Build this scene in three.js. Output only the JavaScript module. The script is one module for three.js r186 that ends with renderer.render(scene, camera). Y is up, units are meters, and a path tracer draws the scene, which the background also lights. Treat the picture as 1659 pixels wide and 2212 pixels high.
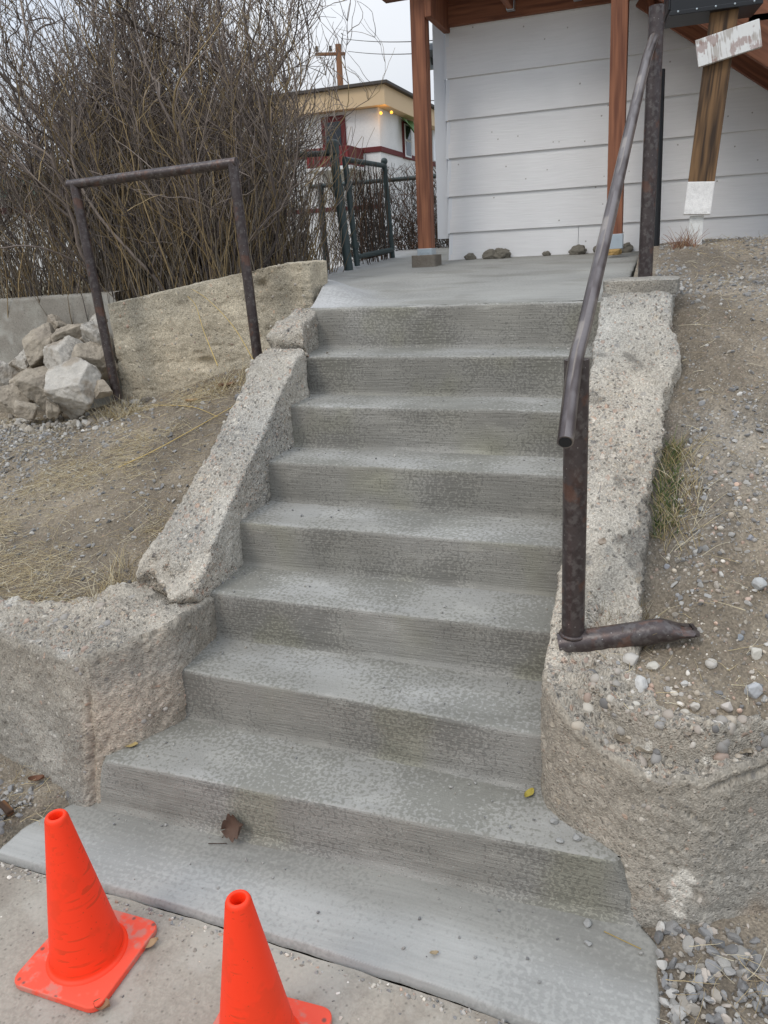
import * as THREE from 'three';
import { mergeGeometries, mergeVertices } from 'three/addons/utils/BufferGeometryUtils.js';
import { RoundedBoxGeometry } from 'three/addons/geometries/RoundedBoxGeometry.js';
import { ImprovedNoise } from 'three/addons/math/ImprovedNoise.js';

// ------------------------------------------------------------------ camera, sky, sun, exposure
const scene = new THREE.Scene();
const camera = new THREE.PerspectiveCamera(67.8, 768 / 1024, 0.05, 600);
camera.position.set(1.425, 1.604, 1.544);
camera.rotation.order = 'YXZ';
camera.rotation.set(-0.332, 0.361, -0.054);
camera.updateMatrixWorld();

const renderer = new THREE.WebGLRenderer({ antialias: true });
renderer.setSize(768, 1024);
renderer.toneMapping = THREE.LinearToneMapping;
renderer.toneMappingExposure = 1.08;
renderer.shadowMap.enabled = true;

const PN = new ImprovedNoise();
const noise = (x, y, z) => PN.noise(x + 37.3, y + 11.7, z + 71.1);
function fbm(x, y, z, o = 4) { let a = 1, s = 0, t = 0; for (let i = 0; i < o; i++) { s += a * noise(x, y, z); t += a; a *= 0.5; x *= 2.03; y *= 2.03; z *= 2.03; } return s / t; }
function rng(seed) { let a = seed >>> 0; return () => { a = (a + 0x6D2B79F5) | 0; let t = Math.imul(a ^ (a >>> 15), 1 | a); t = (t + Math.imul(t ^ (t >>> 7), 61 | t)) ^ t; return ((t ^ (t >>> 14)) >>> 0) / 4294967296; }; }
const clamp = (x, a = 0, b = 1) => Math.min(b, Math.max(a, x));
const lerp = (a, b, t) => a + (b - a) * t;
const smooth = (a, b, x) => { const t = clamp((x - a) / (b - a)); return t * t * (3 - 2 * t); };

{ // overcast sky: soft grey blue cloud sheet, a little brighter overhead
  const w = 512, h = 256, d = new Float32Array(w * h * 4);
  for (let j = 0; j < h; j++) for (let i = 0; i < w; i++) {
    const th = (j + 0.5) / h * Math.PI - Math.PI / 2, ph = (i + 0.5) / w * Math.PI * 2;
    const y = Math.sin(th), x = Math.cos(th) * Math.cos(ph), z = Math.cos(th) * Math.sin(ph);
    const k = 1 / (Math.max(y, 0) + 0.35);
    const n = fbm(x * k * 0.9, 3.1, z * k * 0.9, 5), n2 = fbm(x * k * 2.6 + 9, 1.7, z * k * 2.6, 4);
    const up = smooth(-0.05, 1, y);
    const L = (0.64 + 0.82 * up) * (1 + 0.20 * n + 0.08 * n2);
    const b = clamp(0.5 - 1.2 * n);
    const o = (j * w + i) * 4;
    d[o] = L * (0.96 - 0.13 * b); d[o + 1] = L * (1.0 - 0.05 * b); d[o + 2] = L * (1.06 + 0.07 * b); d[o + 3] = 1;
  }
  const sky = new THREE.DataTexture(d, w, h, THREE.RGBAFormat, THREE.FloatType);
  sky.mapping = THREE.EquirectangularReflectionMapping; sky.magFilter = THREE.LinearFilter; sky.minFilter = THREE.LinearFilter; sky.needsUpdate = true;
  scene.background = sky; scene.environment = sky;
}
const sun = new THREE.DirectionalLight(0xfff6ea, 0.95);
sun.position.set(-4, 11, 7); sun.target.position.set(0.3, 0.8, -1.5);
sun.castShadow = true; sun.shadow.radius = 36; sun.shadow.mapSize.set(2048, 2048);
Object.assign(sun.shadow.camera, { left: -8, right: 8, top: 8, bottom: -8, near: 0.5, far: 40 });
scene.add(sun, sun.target);

// ------------------------------------------------------------------ helpers
const V = (x, y, z) => new THREE.Vector3(x, y, z);
const F = 1646, CX = 829.5, CY = 1106;               // pixel -> ray, on a 1659 x 2212 copy of the photograph
function ray(px, py) { return V((px - CX) / F, -(py - CY) / F, -1).applyQuaternion(camera.quaternion); }
function atZ(px, py, z) { const d = ray(px, py); return d.multiplyScalar((z - camera.position.z) / d.z).add(camera.position); }
function atX(px, py, x) { const d = ray(px, py); return d.multiplyScalar((x - camera.position.x) / d.x).add(camera.position); }
function atY(px, py, y) { const d = ray(px, py); return d.multiplyScalar((y - camera.position.y) / d.y).add(camera.position); }
const taken = {};
function numbered(n) { taken[n] = (taken[n] ?? -1) + 1; return taken[n] ? n + '_' + String(taken[n]).padStart(3, '0') : n; }
function mesh(name, geo, mat, parent) {
  const m = new THREE.Mesh(geo, mat); m.castShadow = m.receiveShadow = true;
  m.name = parent ? name : numbered(name); (parent || scene).add(m); return m;
}
function thing(name, label, category, [x, y, z] = [0, 0, 0], ry = 0, group) {
  const g = new THREE.Group(); g.name = numbered(name); g.position.set(x, y, z); g.rotation.y = ry; g.userData = { label, category };
  if (group) g.userData.group = group; scene.add(g); return g;
}
function tag(o, label, category, group) { o.userData.label = label; o.userData.category = category; if (group) o.userData.group = group; return o; }
function structure(o) { o.userData.kind = 'structure'; return o; }
function stuff(o, label, category) { o.userData.kind = 'stuff'; if (label) { o.userData.label = label; o.userData.category = category; } return o; }

// box mapped uv in metres; grain 'u' runs along x/z, swap turns it
function boxUV(g, swap = false, ox = 0, oy = 0) {
  if (!g.attributes.normal) g.computeVertexNormals();
  const ng = g.index ? g.toNonIndexed() : g; const bn = ng.attributes.sidenormal; const p = ng.attributes.position, n = p.count, uv = new Float32Array(n * 2);
  const a = V(), b = V(), c = V(), e = V(), f = V();
  for (let i = 0; i < n; i += 3) {
    a.fromBufferAttribute(p, i); b.fromBufferAttribute(p, i + 1); c.fromBufferAttribute(p, i + 2);
    e.subVectors(b, a); f.subVectors(c, a); e.cross(f); if (bn) e.fromBufferAttribute(bn, i).add(f.fromBufferAttribute(bn, i + 1)).add(f.fromBufferAttribute(bn, i + 2)); const X = Math.abs(e.x), Y = Math.abs(e.y), Z = Math.abs(e.z);
    [a, b, c].forEach((q, k) => {
      let u, v; if (X > Y && X > Z) { u = q.z; v = q.y; } else if (Y > Z) { u = q.x; v = q.z; } else { u = q.x; v = q.y; }
      uv[(i + k) * 2] = (swap ? v : u) + ox; uv[(i + k) * 2 + 1] = (swap ? u : v) + oy;
    });
  }
  if (bn) ng.deleteAttribute('sidenormal'); ng.setAttribute('uv', new THREE.BufferAttribute(uv, 2)); return ng;
}
let bcount = 0;
function box(w, h, d, r = 0.003, swap = false) { bcount++; return boxUV(new RoundedBoxGeometry(w, h, d, 2, Math.min(r, w / 2.1, h / 2.1, d / 2.1)), swap, bcount * 0.37 % 3, bcount * 0.61 % 3); }

class Acc { // collects tubes into one geometry
  constructor() { this.p = []; this.n = []; this.u = []; this.c = []; this.i = []; }
  tube(pts, rad, sides, col, cap = false) {
    const N = pts.length, base = this.p.length / 3; let T = V(), U = V(), W = V(); let prev = null, len = 0;
    for (let k = 0; k < N; k++) {
      T.subVectors(pts[Math.min(k + 1, N - 1)], pts[Math.max(k - 1, 0)]).normalize();
      if (!prev) { U.set(Math.abs(T.y) > 0.9 ? 1 : 0, Math.abs(T.y) > 0.9 ? 0 : 1, 0); } else U.copy(prev);
      U.addScaledVector(T, -U.dot(T)).normalize(); prev = U.clone(); W.crossVectors(T, U);
      if (k) len += pts[k].distanceTo(pts[k - 1]);
      const r = typeof rad === 'function' ? rad(k / (N - 1)) : rad;
      for (let s = 0; s <= sides; s++) {
        const a = s / sides * Math.PI * 2, cx = Math.cos(a), sx = Math.sin(a);
        const nx = U.x * cx + W.x * sx, ny = U.y * cx + W.y * sx, nz = U.z * cx + W.z * sx;
        this.p.push(pts[k].x + nx * r, pts[k].y + ny * r, pts[k].z + nz * r); this.n.push(nx, ny, nz);
        this.u.push(s / sides * Math.PI * 2 * r, len); if (col) this.c.push(col[0], col[1], col[2]);
      }
    }
    const q = sides + 1;
    for (let k = 0; k < N - 1; k++) for (let s = 0; s < sides; s++) { const a = base + k * q + s, b = a + q; this.i.push(a, a + 1, b, b, a + 1, b + 1); }
    if (cap) for (const [k, sg] of [[0, -1], [N - 1, 1]]) {
      const c0 = this.p.length / 3; T.subVectors(pts[Math.min(k + 1, N - 1)], pts[Math.max(k - 1, 0)]).normalize().multiplyScalar(sg);
      this.p.push(pts[k].x, pts[k].y, pts[k].z); this.n.push(T.x, T.y, T.z); this.u.push(0, 0); if (col) this.c.push(...col);
      const st = base + k * q; const c1 = c0 + 1;
      for (let s = 0; s <= sides; s++) { const o = (st + s) * 3; this.p.push(this.p[o], this.p[o + 1], this.p[o + 2]); this.n.push(T.x, T.y, T.z); this.u.push(this.p[o] - pts[k].x, this.p[o + 2] - pts[k].z); if (col) this.c.push(...col); }
      for (let s = 0; s < sides; s++) sg > 0 ? this.i.push(c0, c1 + s, c1 + s + 1) : this.i.push(c0, c1 + s + 1, c1 + s);
    }
  }
  geo() {
    const g = new THREE.BufferGeometry();
    g.setAttribute('position', new THREE.Float32BufferAttribute(this.p, 3)); g.setAttribute('normal', new THREE.Float32BufferAttribute(this.n, 3)); g.setAttribute('uv', new THREE.Float32BufferAttribute(this.u, 2));
    if (this.c.length) g.setAttribute('color', new THREE.Float32BufferAttribute(this.c, 3)); g.setIndex(this.i); return g;
  }
}
function tubeGeo(pts, rad, sides = 20, cap = true) { const a = new Acc(); a.tube(pts, rad, sides, null, cap); return a.geo(); }
const line = (a, b, n) => Array.from({ length: n + 1 }, (_, i) => a.clone().lerp(b, i / n));

// grid surface: fn(u,v) -> Vector3, moved along its normal by disp(p), tinted by col(p)
function surf(nu, nv, fn, disp, col, flip = false) {
  const p = new Float32Array((nu + 1) * (nv + 1) * 3), idx = [];
  for (let j = 0, o = 0; j <= nv; j++) for (let i = 0; i <= nu; i++) { const q = fn(i / nu, j / nv); p[o++] = q.x; p[o++] = q.y; p[o++] = q.z; }
  for (let j = 0; j < nv; j++) for (let i = 0; i < nu; i++) { const a = j * (nu + 1) + i, b = a + nu + 1; flip ? idx.push(a, b, a + 1, a + 1, b, b + 1) : idx.push(a, a + 1, b, b, a + 1, b + 1); }
  const g = new THREE.BufferGeometry(); g.setAttribute('position', new THREE.BufferAttribute(p, 3)); g.setIndex(idx); g.computeVertexNormals();
  if (disp) { const n = g.attributes.normal.array; g.setAttribute('sidenormal', new THREE.BufferAttribute(n.slice(), 3)); for (let k = 0; k < p.length; k += 3) { const d = disp(p[k], p[k + 1], p[k + 2], n[k + 1]); p[k] += n[k] * d; p[k + 1] += n[k + 1] * d; p[k + 2] += n[k + 2] * d; } g.computeVertexNormals(); }
  if (col) tint(g, col);
  return g;
}
function tint(g, col) { const p = g.attributes.position, c = new Float32Array(p.count * 3), n = g.attributes.normal; for (let k = 0; k < p.count; k++) { const q = col(p.getX(k), p.getY(k), p.getZ(k), n.getY(k)); c.set(q, k * 3); } g.setAttribute('color', new THREE.BufferAttribute(c, 3)); return g; }
function hash3(i, j, k) { let h = Math.imul(i, 374761393) ^ Math.imul(j, 668265263) ^ Math.imul(k, 2147483647 - 1442695); h = Math.imul(h ^ (h >>> 13), 1274126177); h ^= h >>> 16; return (h >>> 0) / 4294967296; }
function worley(x, y, z) { // distance to the nearest random point, and that cell's random number
  const xi = Math.floor(x), yi = Math.floor(y), zi = Math.floor(z); let best = 9, id = 0;
  for (let a = -1; a <= 1; a++) for (let b = -1; b <= 1; b++) for (let c = -1; c <= 1; c++) {
    const i = xi + a, j = yi + b, k = zi + c, dx = i + hash3(i, j, k) - x, dy = j + hash3(i + 71, j, k) - y, dz = k + hash3(i, j + 53, k) - z, d = dx * dx + dy * dy + dz * dz;
    if (d < best) { best = d; id = hash3(i, j, k + 191); }
  } return [Math.sqrt(best), id];
}
function oldConcrete(x, y, z) { // bumps, hollows and popped out stones
  let d = 0.008 * fbm(x * 5, y * 5, z * 5, 3) + 0.007 * fbm(x * 22, y * 22, z * 22, 3) + 0.003 * noise(x * 58, y * 58, z * 58);
  const [w, id] = worley(x * 38, y * 38, z * 38); if (id < 0.16) d -= 0.007 * (1 - smooth(0.15, 0.5, w)); else if (id > 0.8) d += 0.004 * (1 - smooth(0.2, 0.55, w));
  return d;
}

// ------------------------------------------------------------------ textures (tile in metres, periodic)
const RT = new Float32Array(65536); { const r = rng(4242); for (let i = 0; i < 65536; i++) RT[i] = r(); }
const h2 = (i, j, s) => { let h = Math.imul(i, 73856093) ^ Math.imul(j, 19349663) ^ Math.imul(s, 83492791); h ^= h >>> 15; return RT[(Math.imul(h, 0x2c1b3c6d) >>> 12) & 65535]; };
function pnoise(x, y, P, s) { const xi = Math.floor(x), yi = Math.floor(y), fx = x - xi, fy = y - yi, u = fx * fx * (3 - 2 * fx), v = fy * fy * (3 - 2 * fy); const m = (a) => ((a % P) + P) % P; const a = h2(m(xi), m(yi), s), b = h2(m(xi + 1), m(yi), s), c = h2(m(xi), m(yi + 1), s), d = h2(m(xi + 1), m(yi + 1), s); return lerp(lerp(a, b, u), lerp(c, d, u), v) * 2 - 1; }
function pfbm(u, v, P, s, o = 4) { let a = 1, t = 0, q = 0; for (let i = 0; i < o; i++) { q += a * pnoise(u * P, v * P, P, s + i); t += a; a *= 0.55; P *= 2; } return q / t; }
function pnoise2(x, y, Px, Py, s) { const xi = Math.floor(x), yi = Math.floor(y), fx = x - xi, fy = y - yi, u = fx * fx * (3 - 2 * fx), v = fy * fy * (3 - 2 * fy); const mx = (a) => ((a % Px) + Px) % Px, my = (a) => ((a % Py) + Py) % Py; const a = h2(mx(xi), my(yi), s), b = h2(mx(xi + 1), my(yi), s), c = h2(mx(xi), my(yi + 1), s), d = h2(mx(xi + 1), my(yi + 1), s); return lerp(lerp(a, b, u), lerp(c, d, u), v) * 2 - 1; }
function pgrad(x, y, P, s) { const xi = Math.floor(x), yi = Math.floor(y), fx = x - xi, fy = y - yi, u = fx * fx * fx * (fx * (fx * 6 - 15) + 10), v = fy * fy * fy * (fy * (fy * 6 - 15) + 10); const g = (i, j, dx, dy) => { const a = h2(((i % P) + P) % P, ((j % P) + P) % P, s) * 6.2832; return Math.cos(a) * dx + Math.sin(a) * dy; }; return 1.4 * lerp(lerp(g(xi, yi, fx, fy), g(xi + 1, yi, fx - 1, fy), u), lerp(g(xi, yi + 1, fx, fy - 1), g(xi + 1, yi + 1, fx - 1, fy - 1), u), v); }
function pworley(x, y, P, s) { const xi = Math.floor(x), yi = Math.floor(y); let best = 9, id = 0, second = 9; for (let a = -1; a <= 1; a++) for (let b = -1; b <= 1; b++) { const i = xi + a, j = yi + b, m = ((i % P) + P) % P, n = ((j % P) + P) % P, dx = i + h2(m, n, s) - x, dy = j + h2(m, n, s + 1) - y, d = dx * dx + dy * dy; if (d < best) { second = best; best = d; id = h2(m, n, s + 2); } else if (d < second) second = d; } return [Math.sqrt(best), id, Math.sqrt(second)]; }
const toS = (c) => { c = clamp(c); return 255 * (c <= 0.0031308 ? c * 12.92 : 1.055 * Math.pow(c, 1 / 2.4) - 0.055); };
function makeTex(size, tile, fn) { // fn(u,v) -> [r,g,b,height] linear
  const m = new Uint8Array(size * size * 4), b = new Uint8Array(size * size * 4);
  for (let j = 0, o = 0; j < size; j++) for (let i = 0; i < size; i++, o += 4) { const q = fn((i + 0.5) / size, (j + 0.5) / size); m[o] = toS(q[0]); m[o + 1] = toS(q[1]); m[o + 2] = toS(q[2]); m[o + 3] = 255; b[o] = b[o + 1] = b[o + 2] = clamp(q[3]) * 255; b[o + 3] = 255; }
  const mk = (d, s) => { const t = new THREE.DataTexture(d, size, size); t.wrapS = t.wrapT = THREE.RepeatWrapping; t.magFilter = THREE.LinearFilter; t.minFilter = THREE.LinearMipmapLinearFilter; t.generateMipmaps = true; if (s) t.colorSpace = THREE.SRGBColorSpace; t.repeat.set(1 / tile, 1 / tile); t.needsUpdate = true; return t; };
  return { map: mk(m, true), bumpMap: mk(b, false) };
}
function mat(t, bumpScale, o = {}) { return new THREE.MeshStandardMaterial({ roughness: 0.9, ...(t || {}), ...(t ? { bumpScale } : {}), ...o }); }
const mul = (c, k) => [c[0] * k, c[1] * k, c[2] * k];
const mix3 = (a, b, t) => [lerp(a[0], b[0], t), lerp(a[1], b[1], t), lerp(a[2], b[2], t)];

// fresh concrete with drying rain spots (treads)
const tTread = makeTex(768, 1.1, (u, v) => {
  const n = pfbm(u, v, 5, 3), f = pnoise(u * 420, v * 420, 420, 9), g = pnoise(u * 900, v * 900, 900, 19);
  const q = pgrad(u * 92, v * 92, 92, 31) * 0.75 + pgrad(u * 180, v * 180, 180, 32) * 0.5 + 1.0 * pfbm(u, v, 4, 60, 3); const s = smooth(-0.1, 0.36, q);
  const br = pnoise2(u * 7, v * 330, 7, 330, 80);
  let k = 0.30 * (1 + 0.13 * n + 0.05 * f + 0.05 * g + 0.04 * br) * (1 - 0.30 * s);
  return [k * 1.0, k * 0.975, k * (0.905 - 0.04 * s), 0.5 + 0.16 * f + 0.14 * g + 0.12 * br + 0.1 * n];
});
// fresh concrete with horizontal broom lines (risers)
const tRiser = makeTex(768, 0.9, (u, v) => {
  const n = pfbm(u, v, 5, 103), f = pnoise(u * 400, v * 400, 400, 109);
  const br = pnoise2(u * 9, v * 230, 9, 230, 120) * 0.6 + pnoise2(u * 22, v * 420, 22, 420, 121) * 0.5;
  const q = pgrad(u * 84, v * 84, 84, 131) * 0.8 + pgrad(u * 150, v * 150, 150, 132) * 0.4 + 0.8 * pfbm(u, v, 4, 160, 3); const s = smooth(0.1, 0.25, q), ring = smooth(0.02, 0.1, q) * (1 - smooth(0.14, 0.24, q));
  const olive = smooth(0.0, 0.5, pfbm(u, v, 3, 170, 3));
  let k = 0.235 * (1 + 0.22 * n + 0.07 * f + 0.08 * br) * (1 - 0.24 * s + 0.3 * ring);
  return [k * 1.0, k * 0.965, k * (0.875 - 0.09 * olive), 0.5 + 0.1 * f + 0.26 * br];
});
const tTrowel = makeTex(640, 1.3, (u, v) => { // trowelled fresh concrete without spots
  const n = pfbm(u, v, 5, 1303, 5), f = pnoise(u * 520, v * 520, 520, 1309), w = v + 0.02 * pfbm(u, v, 3, 1311, 3), br = pnoise2(u * 8, w * 150, 8, 150, 1320) * 0.5 + pnoise2(u * 5, w * 380, 5, 380, 1321) * 0.5, sp = smooth(0.1, 0.4, pgrad(u * 105, v * 105, 105, 1330) * 0.7 + pgrad(u * 200, v * 200, 200, 1332) * 0.4 + 0.8 * pfbm(u, v, 4, 1331, 3));
  const k = 0.335 * (1 + 0.16 * n + 0.05 * f + 0.08 * br) * (1 - 0.15 * sp); return [k, k * 0.978, k * 0.91, 0.5 + 0.15 * f + 0.25 * br]; });
// exposed aggregate of the old cheek walls
const PEB = [[0.50, 0.43, 0.34], [0.40, 0.30, 0.24], [0.42, 0.36, 0.30], [0.32, 0.30, 0.275], [0.45, 0.40, 0.34], [0.62, 0.57, 0.50], [0.48, 0.34, 0.26], [0.36, 0.33, 0.29], [0.19, 0.18, 0.17], [0.55, 0.50, 0.42]];
const tAgg = makeTex(768, 0.85, (u, v) => {
  const n = pfbm(u, v, 6, 203), f = pnoise(u * 384, v * 384, 384, 209), [gd, gi] = pworley(u * 210, v * 210, 210, 207);
  let c = mul([0.385, 0.356, 0.308], (1 + 0.26 * n + 0.16 * f) * (0.72 + 0.56 * gi)), h = 0.3 + 0.1 * n + 0.1 * f + 0.25 * (1 - gd) * (0.4 + 0.6 * gi);
  const show = smooth(-0.25, 0.2, pfbm(u, v, 4, 290, 4)); c = mul(c, 1.12 - 0.14 * show); for (const [P, s, pr0, k] of [[150, 230, 0.5, 0.8], [75, 220, 0.4, 1], [34, 210, 0.2, 1]]) {
    const wx = u + 0.003 * pgrad(u * 60, v * 60, 60, s + 5), wy = v + 0.003 * pgrad(u * 60, v * 60, 60, s + 6);
    const pr = pr0 * (0.3 + 0.9 * show), [d, id] = pworley(wx * P, wy * P, P, s); if (id < pr) { const q = 1 - smooth(0.28, 0.4, d); c = mix3(c, mul(PEB[Math.floor(id / pr * 9.99)], 1 + 0.12 * f), q * 0.85 * k); h += 0.25 * q * (1 - d); }
  }
  const [d, id] = pworley(u * 64, v * 64, 64, 250); if (id < 0.08 + 0.2 * show) { const q = 1 - smooth(0.12, 0.36, d); h -= 0.6 * q; c = mul(c, 1 - 0.5 * q); }
  return [...c, h];
});
// rough formed concrete of the old retaining walls
const tWall = makeTex(768, 0.9, (u, v) => {
  const n = pfbm(u, v, 5, 303), n2 = pfbm(u, v, 18, 305, 3), f = pnoise(u * 480, v * 480, 480, 309), f2 = pnoise(u * 240, v * 240, 240, 311);
  const bl = pnoise2(u * 4, v * 34, 4, 34, 320);
  const [gd, gi] = pworley(u * 200, v * 200, 200, 307); let c = mul([0.345, 0.314, 0.266], (1 + 0.24 * n + 0.16 * n2 + 0.12 * f + 0.06 * bl) * (0.74 + 0.52 * gi)), h = 0.4 + 0.14 * n2 + 0.1 * f + 0.3 * (1 - gd) * (0.4 + 0.6 * gi) + 0.08 * bl;
  const wx = u + 0.006 * pnoise(u * 60, v * 60, 60, 331), wy = v + 0.006 * pnoise(u * 60, v * 60, 60, 332);
  for (const [P, s, pr, k] of [[110, 340, 0.18, 1], [52, 350, 0.12, 1]]) { const [d, id] = pworley(wx * P, wy * P, P, s); if (id < pr) { const q = 1 - smooth(0.1, 0.3, d); h -= 0.3 * q; c = mul(c, 1 - 0.35 * q * k); } else if (id > 0.9) { const q = 1 - smooth(0.2, 0.36, d); c = mix3(c, PEB[Math.floor((id - 0.9) * 99) % 10], 0.75 * q); h += 0.2 * q; } }
  return [...c, h];
});
const tWalk = makeTex(640, 1.6, (u, v) => {
  const n = pfbm(u, v, 4, 403, 5), n2 = pfbm(u, v, 14, 405, 4), f = pnoise(u * 600, v * 600, 600, 409), f2 = pnoise(u * 260, v * 260, 260, 411);
  let c = mix3([0.33, 0.30, 0.255], [0.24, 0.21, 0.175], smooth(-0.2, 0.35, n + 0.5 * n2)); c = mul(c, 1 + 0.10 * n2 + 0.12 * f + 0.10 * f2);
  const pale = smooth(0.15, 0.4, pfbm(u, v, 9, 420, 4)); c = mix3(c, [0.41, 0.385, 0.34], 0.5 * pale);
  let h = 0.5 + 0.15 * n2 + 0.12 * f + 0.12 * f2; const [d, id] = pworley(u * 150, v * 150, 150, 440); if (id < 0.1) { const q = 1 - smooth(0.12, 0.35, d); c = mul(c, 1 - 0.4 * q); h -= 0.35 * q; }
  return [...c, h];
});
const tDirt = makeTex(640, 1.0, (u, v) => {
  const n = pfbm(u, v, 5, 503, 5), n2 = pfbm(u, v, 30, 505, 3), f = pnoise(u * 500, v * 500, 500, 509), f2 = pnoise(u * 200, v * 200, 200, 511);
  const [gd, gi] = pworley(u * 190, v * 190, 190, 507); let c = mix3([0.272, 0.228, 0.172], [0.185, 0.152, 0.112], smooth(-0.3, 0.35, n)); c = mul(c, (1 + 0.16 * n2 + 0.14 * f) * (0.72 + 0.56 * gi)); let h = 0.35 + 0.2 * n2 + 0.1 * f + 0.3 * (1 - gd) * (0.3 + 0.7 * gi);
  for (const [P, s, pr] of [[120, 520, 0.22], [60, 530, 0.10]]) { const [d, id] = pworley(u * P, v * P, P, s); if (id < pr) { const q = 1 - smooth(0.2, 0.38, d); c = mix3(c, mul(PEB[Math.floor(id / pr * 9.99)], 0.85), 0.7 * q); h += 0.3 * q; } }
  return [...c, h];
});
const tStone = makeTex(512, 0.5, (u, v) => { const n = pfbm(u, v, 6, 603, 5), f = pnoise(u * 256, v * 256, 256, 609), f2 = pfbm(u, v, 40, 611, 2); const k = 0.82 * (1 + 0.18 * n + 0.1 * f + 0.12 * f2); return [k, k * 0.98, k * 0.95, 0.5 + 0.2 * n + 0.2 * f + 0.25 * f2]; });
const tSiding = makeTex(640, 1.4, (u, v) => { // embossed cedar grain under grey white paint, with mud flecks
  const w = v + 0.012 * pfbm(u, v, 3, 703, 3); const g = pnoise2(u * 12, w * 210, 12, 210, 710) * 0.6 + pnoise2(u * 30, w * 420, 30, 420, 711) * 0.4; const n = pfbm(u, v, 4, 715, 3);
  let k = 0.78 * (1 + 0.07 * n + 0.035 * g), c = [k, k * 0.995, k * 0.99];
  const [d, id] = pworley(u * 34, v * 34, 34, 720); if (id < 0.02) { const q = 1 - smooth(0.05, 0.11 + id * 3, d + 0.03 * pnoise(u * 300, v * 300, 300, 4)); c = mix3(c, [0.22, 0.19, 0.15], 0.8 * q); }
  return [...c, 0.5 + 0.4 * g];
});
function woodTex(seed, base, dark, knots, streak) { // grain along v
  return makeTex(512, 1.0, (u, v) => {
    let ww = u + 0.01 * pfbm(u, v, 3, seed, 3), kn = 0;
    if (knots) { const [d, id] = pworley(u * 7, v * 3, 7 * 3, seed + 3); if (id < knots) { kn = 1 - smooth(0.05, 0.16, d); ww += 0.02 * (1 - smooth(0.1, 0.5, d)); } }
    const g = pnoise2(ww * 64, v * 4, 64, 4, seed + 7) * 0.6 + pnoise2(ww * 150, v * 9, 150, 9, seed + 8) * 0.4, n = pfbm(u, v, 4, seed + 9, 3);
    let t = clamp(0.5 + streak * g + 0.25 * n); let c = mix3(base, dark, t); c = mix3(c, mul(dark, 0.45), kn * 0.8); return [...c, 0.5 - 0.4 * g];
  });
}
const tRed = woodTex(800, [0.31, 0.125, 0.064], [0.155, 0.056, 0.030], 0.12, 0.85);
const tOld = woodTex(830, [0.20, 0.115, 0.055], [0.045, 0.028, 0.018], 0.03, 1.2);
const tSteel = makeTex(512, 0.5, (u, v) => { const n = pfbm(u, v, 4, 903, 5), n2 = pfbm(u, v, 22, 905, 3), f = pnoise(u * 256, v * 256, 256, 909); let c = mix3([0.082, 0.066, 0.064], [0.060, 0.046, 0.045], smooth(-0.3, 0.3, n2)); c = mix3(c, [0.115, 0.062, 0.045], 0.45 * smooth(0.15, 0.45, n)); c = mix3(c, [0.20, 0.185, 0.175], 0.4 * smooth(-0.1, 0.5, pfbm(u, v, 40, 930, 4) + 0.5 * n2)); c = mix3(c, [0.17, 0.08, 0.05], 0.5 * smooth(0.15, 0.45, pfbm(u, v, 11, 940, 5))); const [d, id] = pworley(u * 50, v * 50, 50, 920); if (id < 0.03) c = mix3(c, [0.5, 0.48, 0.45], 0.9 * (1 - smooth(0.06, 0.16, d))); c = mul(c, 1 + 0.08 * f); return [...c, 0.5 + 0.2 * n2 + 0.15 * f]; });
const tWorn = makeTex(256, 0.5, (u, v) => { const n = pfbm(u, v, 4, 1403, 4), g = pnoise2(u * 60, v * 4, 60, 4, 1410), f = pnoise(u * 128, v * 128, 128, 1409); let c = mix3([0.165, 0.143, 0.138], [0.085, 0.067, 0.064], smooth(-0.3, 0.4, n + 0.5 * g)); c = mix3(c, [0.36, 0.31, 0.26], 0.45 * smooth(0.25, 0.45, g - 0.3 * n)); return [...mul(c, 1 + 0.06 * f), 0.5 + 0.3 * g]; });
const tPlast = makeTex(512, 0.4, (u, v) => { const n = pfbm(u, v, 4, 1003, 5), n2 = pfbm(u, v, 18, 1005, 3); const [d, id] = pworley(u * 40, v * 40, 40, 1010); let q = id < 0.07 ? 0.75 * (1 - smooth(0.05, 0.17, d + 0.08 * n2)) : 0; q = Math.max(q, 0.22 * smooth(0.12, 0.4, pfbm(u, v, 7, 1020, 5)), 0.5 * smooth(0.42, 0.5, pnoise2(u * 9, v * 60, 9, 60, 1030)) * smooth(0, 0.4, n)); const c = mix3([1, 1, 1], [0.55, 1.0, 1.0], q); return [...c, 0.5 + 0.2 * n2]; });
const tDust = makeTex(512, 0.3, (u, v) => { const n = pfbm(u, v, 4, 1103, 5), n2 = pfbm(u, v, 16, 1105, 4); let q = 0.16 + 0.6 * smooth(-0.15, 0.4, n + 0.6 * n2); const c = mix3([0.88, 0.062, 0.018], [0.40, 0.27, 0.22], q * 0.8); const [d, id] = pworley(u * 14, v * 14, 14, 1110); const s = id < 0.10 ? 1 - smooth(0.08, 0.32, d + 0.14 * n2) : 0; return [...mix3(c, [0.09, 0.07, 0.06], s * 0.8), 0.5 + 0.25 * n2]; });

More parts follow.
